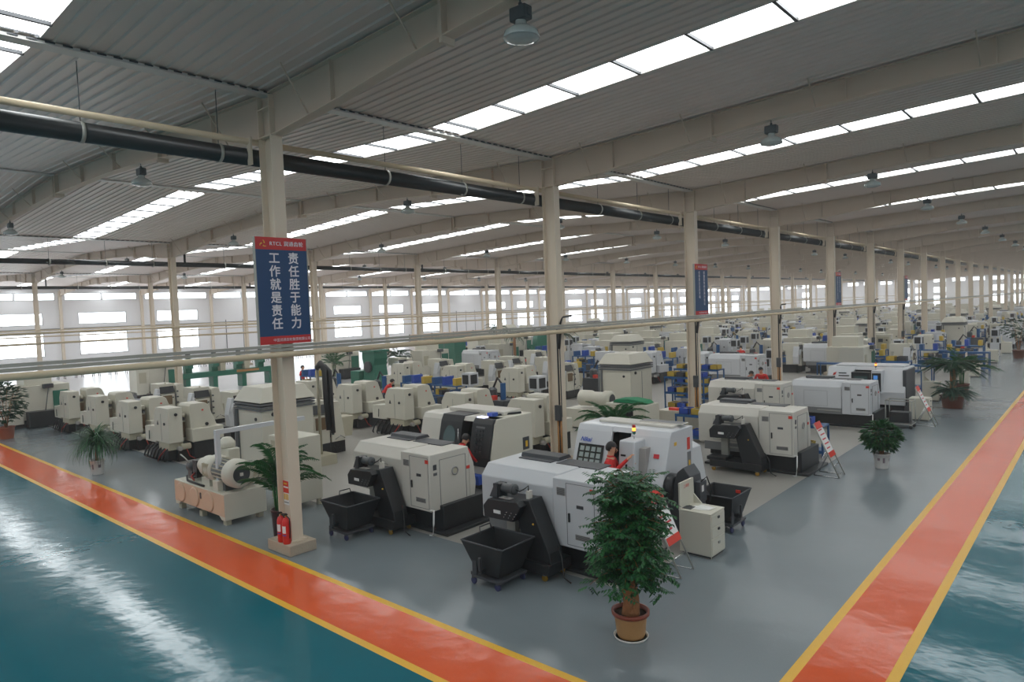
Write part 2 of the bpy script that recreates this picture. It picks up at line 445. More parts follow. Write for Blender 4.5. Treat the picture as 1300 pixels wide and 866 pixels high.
# ------------------------------------------------------------------ pipes and rails along the column rows
def pipes():
    ya, yb = fy(-1), fy(22)
    for k, (v, wr) in enumerate(((-12.2, 'nearest'), (-38.4, 'second'), (-64.6, 'third'))):
        X = v - .48
        t = thing('ventilation_duct', 'long black round duct slung under the roof along the %s column row' % wr, 'duct', (X, ya, 7.76), 0, 'black roof ducts')
        d = MB(); d.tube([(0, 0, 0), (0, yb - ya, 0)], .165 if k == 0 else .13, 'black_pipe', 16); d.build('duct', t)
        for n in range(0, 8):
            yy = fy(n) - ya
            for q in (-.8, -3.1, -5.6):
                h = MB(); h.rev([(.172, -.03), (.178, -.03), (.178, .03), (.172, .03)], (0, yy + q, 0), 'rail_grey', 'y', 16, caps=False)
                h.tube([(0, yy + q, .16), (0, yy + q, zroof(X) - 7.76)], .008, 'dark_grey', 5); h.build('hanger', t)
            if n % 2 == 1:
                h = MB(); h.tube([(0, yy + .9, 0), (0, yy + .9, zroof(X) - 7.76 - .02)], .06, 'black_pipe', 10); h.build('riser', t)
    t = thing('roof_pipe', 'long beige pipe running above the black duct by the column tops', 'pipe', (-12.52, ya, 8.02))
    d = MB(); d.tube([(0, 0, 0), (0, yb - ya, 0)], .06, 'beige_pipe', 12); d.build('pipe', t)
    for n in range(0, 12):
        yy = fy(n) - ya
        h = MB(); h.box(-.03, .1, yy - .3, yy - .26, -.45, .08, 'steel_column'); h.box(.06, .14, yy - .06, yy + .06, -.05, .05, 'steel_column'); h.build('bracket', t)
    t = thing('busbar_rail', 'grey three-line busbar trunking on the nearest column row at sign height', 'rail', (-11.86, ya, 3.86))
    for z in (.06, .13, .2):
        d = MB(); d.box(-.05, .05, 0, yb - ya, z - .026, z + .026, 'rail_grey'); d.build('track', t)
    for n in range(0, 14):
        yy = fy(n) - ya
        h = MB(); h.box(-.12, .02, yy - .05, yy + .05, -.02, .03, 'rail_grey'); h.build('bracket', t)
    t = thing('air_pipe', 'beige compressed-air pipe just below the grey busbar trunking', 'pipe', (-11.74, ya, 3.9))
    d = MB(); d.tube([(0, 0, 0), (0, yb - ya, 0)], .055, 'beige_pipe', 12); d.build('pipe', t)
    for k, v in ((1, -38.4), (2, -64.6)):
        t = thing('pipe_rail', 'thin beige pipe pair on the %s column row from the camera' % ('second', 'third')[k - 1], 'pipe', (v + .35, ya, 3.8), 0, 'distant pipe pairs')
        for z in (0, .5):
            d = MB(); d.tube([(0, 0, z), (0, yb - ya, z)], .05, 'beige_pipe', 8); d.build('pipe', t)
    # drop conduits with a switch box on the columns of the first row
    for n in (1, 2, 3, 4, 5, 6):
        t = thing('cable_drop', 'grey conduit with switch box strapped to the %s steel column of the first row' % ORD[n + 1], 'conduit', (-11.95, fy(n), 0), 0, 'conduits on the first column row')
        d = MB(); d.tube([(-.1, -.1, .3), (-.1, -.1, 3.95)], .028, 'cable_black', 8); d.tube([(-.03, -.1, 1.4), (-.03, -.1, 3.95)], .02, 'dark_grey', 8); d.build('conduit', t)
        d = MB(); d.tube([(-.16, -.12, .25), (-.16, -.12, 1.3)], .03, 'conduit_orange', 8); d.tube([(-.05, -.12, .25), (-.05, -.12, 1.3)], .03, 'conduit_orange', 8); d.build('lower_conduit', t)
        d = MB(); d.box(-.2, .0, -.22, -.12, 1.3, 1.75, 'dark_grey'); d.build('switch_box', t, bevel=.01)
        d = MB()
        if n % 2: d.tube([(.03, -.1, 4.12), (-.05, .1, 4.3), (.1, .35, 4.33)], .03, 'cable_black', 8)
        d.tube([(.03, -.14, 3.85), (-.03, -.14, 3.4)], .05, 'cable_black', 8); d.build('feed_cable', t)
pipes()

# ------------------------------------------------------------------ high bay lamps
def lamp_proto():
    t = thing('high_bay_lamp', '', '')
    b = MB(); b.tube([(0, 0, .5), (0, 0, .6)], .012, 'lamp_metal', 6); b.rev([(.03, .46), (.03, .52)], (0, 0, 0), 'lamp_metal', n=8); b.build('hook', t)
    b = MB(); b.box(-.15, .15, -.09, .09, .26, .46, 'lamp_metal'); b.box(-.17, .17, -.05, .05, .3, .42, 'lamp_metal'); b.build('ballast_box', t, bevel=.02)
    b = MB(); b.rev([(.08, .28), (.09, .2), (.15, .17), (.25, .1), (.27, .02), (.26, 0), (.24, .03), (.14, .15), (.07, .18)], (0, 0, 0), 'lamp_glass', n=28, caps=False); b.build('reflector', t)
    b = MB(); b.rev([(.001, -.045), (.14, -.035), (.25, 0.0), (.255, .01)], (0, 0, 0), 'lamp_glass', n=28, caps=False); b.build('glass_cover', t)
    return t
LP = lamp_proto()
ROWW = {-5.8: 'nearest the main aisle', -18.55: 'in the second lamp row', -31.3: 'in the third lamp row', -44.8: 'in the fourth lamp row', -57.5: 'in the far lamp row', 7.5: 'behind the main aisle'}
for n in range(0, 16):
    for x in (-5.8, -18.55, -31.3, -44.8, -57.5):
        if x < -50 and n > 8: continue
        zb = zroof(x) - .03 - .49
        put(LP, (x, fy(n), zb - .54), 0, 'round glass high-bay lamp on the %s roof beam, %s' % (ORD[n + 1], ROWW[x]), 'lamp', 'high-bay lamps under the roof beams', (.9, .9, .9))

# ------------------------------------------------------------------ signs on columns
def sign(n, y0, y1, z0, z1, right, left, label, big):
    X = -11.9; w = y1 - y0; h = z1 - z0; yc = (y0 + y1) / 2
    t = thing('slogan_sign', label, 'sign', (X, yc, z0))
    b = MB(); b.box(-.03, .03, -w / 2, w / 2, h * .075, h * .885, 'sign_blue'); b.build('panel', t)
    b = MB(); b.box(-.03, .032, -w / 2, w / 2, h * .885, h, 'sign_red'); b.build('header', t)
    b = MB(); b.box(-.03, .032, -w / 2, w / 2, 0, h * .075, 'sign_red'); b.build('footer', t)
    for a in (-w / 2, w / 2): b = MB(); b.box(-.035, .036, a - .008, a + .008, 0, h, 'rail_grey'); b.build('frame_strip', t)
    b = MB()
    b.box(-.08, -.03, -.05, .05, h * .3, h * .34, 'rail_grey'); b.box(-.08, -.03, -.05, .05, h * .7, h * .74, 'rail_grey'); b.build('bracket', t)
    cs = .205 if big else h * .058
    for chars, y in ((right, w * .22), (left, -w * .15)):
        st = h * .123 if big else h * .068; b = MB()
        for i, ch in enumerate(chars):
            q = .0045 if big else .002
            for k, (u, v) in enumerate(((0, 0), (q, 0), (-q, 0), (0, q), (0, -q))):
                b.add_mesh(text_mesh(ch, cs * 1.13), T(.034 + .0002 * k, y + u, h * (.80 if big else .825) - i * st + v) @ FACE_X, 'sign_white')
        b.build('slogan_text', t)
    b = MB()
    for k in (-1, 0, 1): b.add_mesh(text_mesh('RTCL 润通齿轮', .1, space=1.1), T(.036 + .0002 * k, w * .1 + .0022 * k, h * .94) @ FACE_X, 'sign_white')
    b.build('header_text', t)
    b = MB(); b.add_mesh(text_mesh('中国润通齿轮集团有限公司', .066), T(.036, w * .12, h * .036) @ FACE_X, 'sign_white'); b.build('footer_text', t)
    b = MB()   # three curved yellow blades
    for k in range(3):
        a0 = R(90 + 120 * k); pts = []
        for j in range(6):
            u = j / 5; ang = a0 - 1.0 * u; rr = .072 * (1 - .62 * u)
            pts.append((.037, -w * .35 + rr * math.cos(ang), h * .937 + rr * math.sin(ang) - .004))
        b.tube(pts, .006, 'sign_yellow', 6, .016)
    b.build('emblem', t)
sign(0, 6.36, 7.44, 4.1, 6.12, '责任胜于能力', '工作就是责任', 'large blue and red slogan sign on the nearest steel column', True)
sign(2, 24.05, 25.15, 4.1, 6.05, '质量是持续发展的保证', '创新是企业的灵魂', 'blue slogan sign with small characters on the third steel column', False)
sign(4, 41.7, 42.75, 4.1, 6.0, '安全是生命之本', '责任是安全生产的保证', 'distant blue slogan sign on the fifth steel column', False)
sign(6, 59.15, 60.2, 4.1, 6.0, '安全第一预防为主', '质量是企业的生命', 'faint far slogan sign on the seventh steel column', False)

# ------------------------------------------------------------------ CNC lathes seen from behind (chip-conveyor side)
def lathe_back(paint='white_paint', hole=False, band=True, cover=True):
    t = thing('cnc_lathe', '', '')
    b = MB()
    b.box(.35, 2.75, .22, 1.62, .07, .62, 'black_paint'); b.box(.1, 2.95, .12, 1.75, 0, .07, 'black_paint')
    b.box(.2, .34, .3, 1.5, .3, .6, 'black_oily')
    b.build('base', t, bevel=.012)
    b = MB(); ch = [(0, .72), (0, 1.56), (.17, 1.75), (.19, 1.78), (1.2, 1.78), (1.34, 1.5), (1.34, .62), (.2, .62)]
    b.prism(ch, 'x', 0, 1.72, paint); b.build('bed_cover', t, bevel=.02)
    b = MB(); b.box(1.74, 2.65, -.03, 1.1, .52, 1.77, paint); b.prism([(1.1, .6), (1.1, 1.72), (1.25, 1.36), (1.3, .9), (1.26, .6)], 'x', 1.74, 2.65, paint)
    b.build('electrical_cabinet', t, bevel=.02)
    if band:
        b = MB(); b.box(.18, 1.74, -.015, .35, .5, .74, 'band_grey'); b.box(.9, 1.7, -.03, 0, .6, .66, 'rail_grey'); b.build('drip_tray', t, bevel=.01)
    # cabinet door with seam, lock and plates
    b = MB()
    for x in (2.03, 2.6): b.box(x - .004, x + .004, -.034, -.028, .58, 1.7, 'seam')
    for z in (.58, 1.7): b.box(2.03, 2.6, -.034, -.028, z - .004, z + .004, 'seam')
    d = b.build('cabinet_door', t)
    b = MB(); b.box(2.07, 2.1, -.055, -.03, 1.0, 1.16, 'black_paint'); b.build('handle', d)
    b = MB(); b.box(2.24, 2.38, -.036, -.03, 1.27, 1.33, 'dark_grey'); b.build('name_plate', t)
    for x0, x1, z0, z1 in ((1.83, 2.01, 1.46, 1.6), (2.2, 2.5, .7, .8)):
        b = MB(); b.box(x0, x1, -.036, -.028, z0, z1, 'vent_grey')
        k = z0 + .015
        while k < z1 - .01: b.box(x0 + .01, x1 - .01, -.045, -.034, k, k + .008, 'seam'); k += .022
        b.build('vent', t)
    b = MB()
    for x in (.45, 1.25): b.box(x - .003, x + .003, -.004, .004, .8, 1.4, 'seam')
    for z in (.8, 1.4): b.box(.45, 1.25, -.004, .004, z - .003, z + .003, 'seam')
    b.build('service_panel', t)
    b = MB(); b.box(2.52, 2.62, -.036, -.03, 1.58, 1.66, 'sticker_red'); b.build('warning_sticker', t)
    # end face: service door, round port, stickers
    b = MB()
    for y in (.25, 1.0): b.box(2.645, 2.656, y - .004, y + .004, .6, 1.62, 'seam')
    b.box(2.645, 2.656, .25, 1.0, 1.615, 1.623, 'seam')
    b.build('end_door', t)
    b = MB(); b.box(2.645, 2.657, 1.02, 1.12, 1.26, 1.33, 'sticker_red'); b.box(2.645, 2.657, .07, .16, 1.42, 1.54, 'dark_grey'); b.box(2.645, 2.657, .07, .17, 1.3, 1.36, 'seam'); b.build('end_plates', t)
    b = MB(); b.rev([(.10, 0), (.10, .02), (.07, .025), (.065, .0)], (2.645, .68, 1.3), 'vent_grey', 'x', 20, caps=False); b.rev([(.001, .004), (.068, .004)], (2.65, .68, 1.3), 'cream_dark' if hole else 'vent_grey', 'x', 20, caps=False); b.build('spindle_port', t)
    if cover:
        b = MB(); b.prism([(.92, 1.78), (.95, 1.86), (1.28, 1.86), (1.34, 1.78)], 'x', .22, 1.15, 'dark_grey'); b.box(.3, 1.1, .75, .95, 1.78, 1.80, 'dark_grey'); b.build('sliding_cover', t, bevel=.006)
        b = MB(); b.box(1.2, 2.15, .78, 1.2, 1.765, 1.79, 'dark_grey'); b.build('top_panel', t)
    b = MB(); b.tube([(2.62, -.02, .56), (2.72, -.02, .58), (2.72, -.04, .3), (2.70, -.05, .03), (2.6, -.05, .02)], .018, 'sticker_white', 8); b.build('drain_pipe', t)
    return t
def conveyor():     # local frame of the lathe it serves
    t = thing('chip_conveyor', '', '')
    b = MB(); b.box(.55, 1.98, -.5, .12, .13, .32, 'black_paint'); b.box(.45, 1.0, -.46, .0, .3, .4, 'black_paint'); b.build('tank', t, bevel=.01)
    b = MB(); b.prism([(1.38, 1.38), (1.54, 1.4), (1.94, .5), (1.98, .3), (1.44, .3), (1.28, 1.0)], 'y', -.44, -.08, 'black_paint'); b.build('chute', t, bevel=.012)
    b = MB(); b.prism([(.62, .98), (.6, 1.2), (.72, 1.34), (1.4, 1.38), (1.48, 1.3), (1.3, 1.0)], 'y', -.6, -.06, 'black_paint')
    hd = b.build('discharge_head', t, bevel=.012)
    b = MB(); b.box(.86, 1.02, -.61, -.598, 1.1, 1.16, 'sticker_white'); b.build('label_plate', hd)
    b = MB(); b.box(.9, 1.15, -.5, -.38, 1.36, 1.372, 'vent_grey'); b.build('top_plate', hd)
    b = MB()
    for k in range(9): b.ball((1.1 + .035 * k, -.605, 1.06 + .05 * (k % 3)), .011, 'chrome', 4)
    b.ball((1.62, -.445, .98), .02, 'sticker_yellow', 5)
    b.build('bolts', t)
    b = MB(); b.box(.72, .88, -.45, -.25, 1.34, 1.6, 'black_paint'); b.prism([(.64, 1.34), (.78, 1.62), (.84, 1.62), (.84, 1.34)], 'y', -.47, -.43, 'dark_grey')
    b.rev([(.075, 0), (.085, .03), (.085, .22), (.1, .23), (.1, .3), (.06, .32)], (.86, -.35, 1.52), 'motor_grey', 'x', 16); b.build('gear_motor', t, bevel=.006)
    b = MB(); b.tube([(1.17, -.35, 1.52), (1.26, -.35, 1.5), (1.36, -.33, 1.56), (1.42, -.3, 1.62), (1.42, -.3, 1.52)], .012, 'cable_black', 6); b.build('motor_cable', t)
    b = MB(); b.box(1.39, 1.46, -.34, -.24, 1.37, 1.53, 'warm_white'); b.build('switch_box', t, bevel=.006)
    for x, y in ((.65, -.46), (1.85, -.46), (.65, .02), (1.85, .02)):
        b = MB(); b.rev([(.055, -.018), (.06, 0), (.055, .018)], (x, y, .06), 'brass', 'y', 14); b.box(x - .03, x + .03, y - .02, y + .02, .1, .14, 'chrome'); b.build('caster', t)
    b = MB(); b.tube([(1.95, -.2, .6), (2.1, -.3, .45), (2.16, -.34, .1), (2.28, -.3, .02)], .014, 'cable_black', 6); b.build('floor_cable', t)
    b = MB(); b.box(.72, .92, -.12, .0, .4, .98, 'rail_grey'); b.build('splash_plate', t)
    return t
def chip_cart():
    t = thing('chip_cart', '', '')
    b = MB()
    rim = [(-.46, -.4), (.48, -.4), (.48, .42), (-.46, .42)]; bot = [(-.24, -.27), (.26, -.27), (.26, .3), (-.24, .3)]
    vs = [(x, y, .74) for x, y in rim] + [(x, y, .2) for x, y in bot] + [(x * .965, y * .96, .74) for x, y in rim] + [(x * .94, y * .93, .22) for x, y in bot]
    b.faces(vs, [(0, 1, 5, 4), (1, 2, 6, 5), (2, 3, 7, 6), (3, 0, 4, 7), (9, 8, 12, 13), (10, 9, 13, 14), (11, 10, 14, 15), (8, 11, 15, 12), (4, 5, 6, 7), (15, 14, 13, 12), (0, 8, 9, 1), (1, 9, 10, 2), (2, 10, 11, 3), (3, 11, 8, 0)], 'black_paint')
    b.build('hopper', t)
    b = MB()
    P = [(x, y, .745) for x, y in rim]
    for k in range(4): b.tube([P[k], P[(k + 1) % 4]], .014, 'dark_grey', 6)
    b.build('rim_bar', t)
    b = MB(); b.box(-.3, .34, -.34, .36, .13, .17, 'dark_grey'); b.box(-.36, -.28, -.3, .3, .14, .2, 'dark_grey')
    for y in (-.3, .3): b.box(-.3, -.2, y - .02, y + .02, .17, .42, 'dark_grey')
    b.build('chassis', t, bevel=.006)
    b = MB(); b.box(-.06, -.02, -.415, -.37, .3, .52, 'dark_grey'); b.box(-.07, .0, -.4, -.3, .26, .32, 'black_paint'); b.build('tip_latch', t)
    b = MB(); b.box(.4, .43, -.2, -.1, .62, .68, 'sticker_red'); b.build('sticker', t)
    b = MB(); b.tube([(-.44, .36, .72), (-.5, .36, .82), (-.5, .1, .82), (-.44, .05, .72)], .012, 'dark_grey', 6); b.build('push_handle', t)
    for x, y in ((-.28, -.3), (.26, -.3), (.26, .32), (-.28, .32)):
        b = MB(); b.rev([(.05, -.02), (.062, -.012), (.062, .012), (.05, .02)], (x, y, .062), 'wheel_blue', 'y', 16); b.box(x - .025, x + .025, y - .03, y + .03, .1, .14, 'dark_grey'); b.build('caster', t)
    return t
LA = lathe_back('white_paint'); LB = lathe_back('warm_white', hole=True, band=False); LC = lathe_back('warm_white', band=True); CV = conveyor(); CC = chip_cart()
def back_set(proto, x, y, who, conv=True, cart=True, sc=(1, 1, .945), cvdx=0):
    put(proto, (x, y, 0), 0, who[0], 'lathe', 'lathes with their backs to the camera', sc)
    if conv: put(CV, (x + cvdx, y, 0), 0, who[1], 'conveyor', 'chip conveyors behind the lathes', sc)
    if cart: put(CC, (x + (1.22 if x > -10 else 1.12), y - .93, 0), 0, who[2], 'cart', 'black chip carts')
back_set(LA, -8.98, 9.14, ('white CNC lathe back behind the big potted tree, nearest of the lathes', 'black inclined chip conveyor at the back of the nearest white lathe', 'black wheeled chip cart with red sticker below the nearest chip conveyor'))
back_set(LB, -13.08, 9.14, ('off-white CNC lathe with a round port in its end, just right of the first column', 'black chip conveyor standing behind the off-white lathe beside the first column', 'black wheeled chip cart nearest the fire extinguishers'))
back_set(LC, -8.76, 17.75, ('white CNC lathe beside the leaning notice board, second along the aisle', 'black chip conveyor on the back of the lathe beside the leaning notice board', ''), cart=False)
back_set(LA, -8.82, 25.4, ('long white lathe back behind the bushy plant in a white bucket', '', ''), conv=False, cart=False, sc=(1, 1, .9))
back_set(LC, -11.1, 23.35, ('off-white lathe back with two red-clad workers behind it', 'small black chip conveyor behind the lathe with two workers', ''), cart=False)

# ------------------------------------------------------------------ lathes seen from the front
def front_shell(t, paint, w=2.7, d=1.65, h=1.9, xdoor=(.75, 1.3), right=None, lean=.34):
    b = MB(); b.box(.05, w - .05, .12, d - .05, 0, .5, 'black_paint'); b.build('base', t, bevel=.012)
    pr = [(0, .5), (0, .98), (lean, h - .12), (lean + .08, h), (d, h), (d, .5)]
    b = MB(); b.prism(pr, 'x', 0, xdoor[0], paint); b.build('left_guard', t, bevel=.02)
    b = MB(); b.prism(pr, 'x', xdoor[1], w, right or paint); b.build('right_guard', t, bevel=.02)
    b = MB(); b.prism([(.9, .5), (.9, h - .02), (d, h - .02), (d, .5)], 'x', xdoor[0], xdoor[1], paint); b.build('rear_guard', t)
    b = MB(); b.prism([(lean + .02, h - .1), (lean + .08, h), (.95, h), (.95, h - .1)], 'x', xdoor[0], xdoor[1], paint); b.build('lintel', t)
    b = MB(); b.prism([(.02, .5), (.02, .9), (.1, .9), (.1, .5)], 'x', xdoor[0], xdoor[1], paint); b.build('door_sill', t)
    b = MB(); b.prism([(.14, .55), (.14, 1.0), (lean + .06, h - .14), (.88, h - .14), (.88, .55)], 'x', xdoor[0], xdoor[0] + .012, 'dark_hole'); b.build('door_liner', t)  # near-black sheet added to paint shade inside the open doorway
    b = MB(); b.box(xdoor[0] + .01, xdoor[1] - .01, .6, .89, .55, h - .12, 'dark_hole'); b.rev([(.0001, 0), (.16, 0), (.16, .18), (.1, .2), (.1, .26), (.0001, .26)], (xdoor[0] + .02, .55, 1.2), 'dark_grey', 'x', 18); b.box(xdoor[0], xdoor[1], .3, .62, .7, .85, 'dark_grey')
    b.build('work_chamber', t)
    return t
def stack_light(t, x, y, z):
    b = MB(); b.tube([(x, y, z), (x, y, z + .1)], .012, 'chrome', 8); s = b.build('signal_pole', t)
    for k, m in enumerate(('green_light', 'amber_light', 'red_light')):
        b = MB(); b.rev([(.035, .1 + .065 * k), (.035, .16 + .065 * k)], (x, y, z), m, n=14); b.build('signal_lamp', t)
def slope_y(z, h=1.9, lean=.34): return lean * (z - .98) / (h - .12 - .98)
def lathe_touch():
    t = thing('cnc_lathe', 'white CNC lathe facing the camera with amber signal lamp and open door', 'lathe', (-8.84, 11.75, 0))
    front_shell(t, 'white_paint', 2.26, 1.3, 2.02, (.9, 1.36))
    h = 2.02
    tilt = math.atan2(.34, h - .12 - .98)
    Mx = T(.43, .02, 1.42) @ Matrix.Rotation(-tilt, 4, 'X')
    def slab(name, x0, x1, z0, z1, m, th=.02, off=0):
        b = MB(); vs = []
        for y in (-th - off, .0 - off):
            vs += [Mx @ Vector((x, y + .12, z)) for x, z in ((x0, z0), (x1, z0), (x1, z1), (x0, z1))]
        b.faces([tuple(v) for v in vs], [(0, 1, 2, 3), (7, 6, 5, 4), (0, 4, 5, 1), (1, 5, 6, 2), (2, 6, 7, 3), (3, 7, 4, 0)], m); return b.build(name, t)
    slab('viewing_window', -.3, .34, -.34, .26, 'glass_dark', .02, .0)
    b = MB()
    for i in range(4):
        for j in range(4):
            x0 = -.25 + i * .145; z0 = -.3 + j * .135
            vs = [Mx @ Vector((x, .098, z)) for x, z in ((x0, z0), (x0 + .105, z0), (x0 + .105, z0 + .1), (x0, z0 + .1))]
            b.faces([tuple(v) for v in vs], [(0, 1, 2, 3)], 'screen_lines')
    b.build('window_grid', t)  # pale cells painted as reflections in the glass
    b = MB(); b.add_mesh(text_mesh('Nikai', .13, .004, shear=.3), Mx @ T(-.14, .10, .35) @ FACE_NY, 'logo_blue'); b.build('maker_logo', t)
    b = MB(); b.prism([(-.12, .95), (-.2, 1.2), (-.12, 1.86), (.3, 1.86), (.4, .95)], 'x', 1.36, 1.72, 'white_paint'); b.build('control_cabinet', t, bevel=.03)
    b = MB(); b.box(1.42, 1.53, -.17, -.14, 1.55, 1.585, 'black_paint'); b.box(1.54, 1.575, -.2, -.16, 1.22, 1.4, 'black_paint'); b.box(1.6, 1.7, -.195, -.15, 1.14, 1.26, 'sticker_yellow'); b.build('switches', t)
    b = MB(); b.prism([(-.02, 1.1), (.06, 1.7), (.3, 1.7), (.3, 1.1)], 'x', 1.722, 1.86, 'vent_grey'); b.build('grip_panel', t)
    stack_light(t, 1.55, .15, 1.86)
    b = MB(); b.prism([(slope_y(1.5, h) - .012, 1.5), (slope_y(1.58, h) - .012, 1.58), (slope_y(1.58, h) + .01, 1.58), (slope_y(1.5, h) + .01, 1.5)], 'x', 1.96, 2.08, 'red_strip'); b.build('red_sticker', t)
    b = MB(); b.box(2.255, 2.265, .5, .6, 1.72, 1.79, 'sticker_yellow'); b.build('yellow_label', t)
    b = MB(); b.box(2.255, 2.265, 1.05, 1.17, 1.55, 1.8, 'sticker_red'); b.build('red_label', t)
    b = MB(); b.box(2.255, 2.267, 1.05, 1.2, 1.15, 1.5, 'band_grey'); b.box(2.266, 2.27, 1.09, 1.16, 1.2, 1.32, 'sticker_yellow'); b.build('fuse_box', t)
    b = MB(); b.box(.3, 2.1, .75, 1.2, 2.02, 2.07, 'warm_white'); b.box(1.2, 2.2, .95, 1.25, 2.07, 2.09, 'band_grey'); b.build('roof_panel', t, bevel=.01)
    # dark conveyor hood on the right end
    c = thing('chip_conveyor', 'dark hooded chip conveyor at the right end of the touch-panel lathe, behind the cream cabinet', 'conveyor', (-6.6, 12.1, 0))
    b = MB(); b.prism([(.1, .1), (.1, .75), (.28, 1.3), (.42, 1.42), (.55, 1.25), (.6, .9), (.75, .2), (.75, .1)], 'y', -.25, .2, 'dark_grey'); b.build('hood', c, bevel=.015)
    b = MB(); b.rev([(.26, 0), (.28, .03), (.28, .14), (.2, .18)], (.02, -.1, .95), 'black_paint', 'x', 20); b.build('drive_cover', c)
    b = MB(); b.box(.62, .72, -.18, .1, .75, 1.15, 'dark_grey'); b.box(.718, .724, -.12, -.02, .95, 1.08, 'sticker_white'); b.build('control_box', c, bevel=.02)
    b = MB(); b.tube([(.7, -.1, 1.15), (.8, -.05, 1.25), (.86, .02, 1.0), (.8, .05, .75)], .014, 'cable_black', 6); b.build('hose', c)
    b = MB(); b.box(.05, .8, -.3, .25, .03, .12, 'black_paint'); b.build('tray', c)
    return t
lathe_touch()
def lathe_dark():
    t = thing('cnc_lathe', 'lathe with black sliding doors and cream right side facing the camera behind the round-port lathe', 'lathe', (-13.95, 11.85, 0))
    h = 1.9
    front_shell(t, 'warm_white', 2.66, 1.6, h, (1.5, 1.95), 'cream_paint', .19)
    b = MB(); pr = [(-.03, .6), (-.03, .98), (.16, h - .14), (.25, h + .02), (1.1, h + .02), (1.1, h - .1), (.5, h - .1), (.12, .98), (.12, .6)]
    b.prism(pr, 'x', .76, 1.55, 'black_paint'); dr = b.build('sliding_door', t, bevel=.012)
    b = MB(); prof = [(.0001, 0), (.23, 0)]
    vs = []
    for j in range(28):
        a = 2 * PI * j / 28; z = 1.36 + .3 * math.sin(a); vs.append((1.15 + .22 * math.cos(a), slope_y(z, 1.9, .19) - .04, z))
    b.faces(vs, [tuple(range(27, -1, -1))], 'glass_oval'); b.build('oval_window', dr)
    b = MB(); b.tube([(1.47, .05, 1.15), (1.47, .08, 1.6)], .014, 'chrome', 8); b.build('door_handle', dr)
    b = MB(); b.prism([(-.06, .75), (-.06, .98), (.12, h - .12), (.22, h), (.6, h), (.6, .75)], 'x', 1.95, 2.63, 'black_paint'); p = b.build('control_panel', t, bevel=.015)
    b = MB()
    for i in range(3):
        for j in range(6):
            z = 1.08 + j * .1; b.box(2.1 + i * .1, 2.16 + i * .1, slope_y(z, 1.9, .19) - .078, slope_y(z, 1.9, .19) - .04, z, z + .055, 'dark_grey')
    b.box(2.1, 2.4, slope_y(1.72, 1.9, .19) - .08, slope_y(1.72, 1.9, .19) - .04, 1.66, 1.72, 'band_grey'); b.build('buttons', p)
    b = MB(); b.box(2.0, 2.25, .24, .4, 1.9, 1.93, 'white_light'); b.build('strip_lamp', t)
    b = MB(); b.box(2.1, 2.3, .5, .7, 1.9, 2.0, 'bin_blue'); b.build('blue_box', t, bevel=.01)
    b = MB(); b.box(2.655, 2.666, 1.2, 1.45, .98, 1.3, 'dark_grey'); b.box(2.66, 2.675, 1.3, 1.38, 1.05, 1.2, 'sticker_yellow'); b.build('side_switch', t)
    b = MB(); b.box(.4, 2.4, .8, 1.5, 1.9, 2.0, 'warm_white'); b.build('roof_panel', t, bevel=.02)
    b = MB(); b.tube([(2.2, .6, 1.92), (2.55, 1.3, 1.93)], .03, 'black_paint', 6); b.build('cable_arm', t)
    b = MB(); b.box(1.9, 2.4, -.2, .1, .32, .55, 'bin_blue'); b.build('coolant_bin', t, bevel=.02)
lathe_dark()
def lathe_logo():
    t = thing('cnc_lathe', 'white lathe with red logo, blue control screen and amber lamp facing the camera', 'lathe', (-8.4, 28.0, 0))
    h = 1.85
    front_shell(t, 'white_paint', 2.75, 1.7, h, (.98, 1.62))
    b = MB(); b.box(.95, 1.62, -.06, .3, 1.1, 1.7, 'black_paint'); d = b.build('sliding_door', t, bevel=.015)
    b = MB(); b.box(1.05, 1.52, -.07, -.05, 1.2, 1.55, 'glass_oval'); b.build('door_window', d)
    b = MB(); b.box(1.66, 2.0, -.1, .4, .9, 1.78, 'white_paint'); b.build('control_cabinet', t, bevel=.02)
    b = MB(); b.box(1.69, 1.99, -.12, -.1, 1.0, 1.68, 'black_paint'); p = b.build('control_panel', t)
    b = MB(); b.box(1.74, 1.88, -.13, -.118, 1.45, 1.6, 'blue_screen'); b.build('screen', p)
    b = MB(); b.box(2.66, 2.78, .1, 1.6, .5, 1.8, 'dark_grey'); b.build('end_cover', t, bevel=.02)
    b = MB(); y = slope_y(1.6) - .012
    b.prism([(.2, 1.52), (.24, 1.62), (.34, 1.66), (.3, 1.55)], 'y', y - .01, y + .01, 'sticker_red'); b.build('red_mark', t)
    b = MB(); b.box(.42, .7, y - .01, y + .01, 1.6, 1.64, 'dark_grey'); b.box(.42, .8, y - .03, y + .005, 1.5, 1.54, 'dark_grey'); b.build('maker_lettering', t)
    stack_light(t, 1.75, .2, 1.78)
    b = MB(); b.box(.2, 2.6, .7, 1.6, 1.85, 1.92, 'white_paint'); b.build('roof_panel', t, bevel=.02)
lathe_logo()

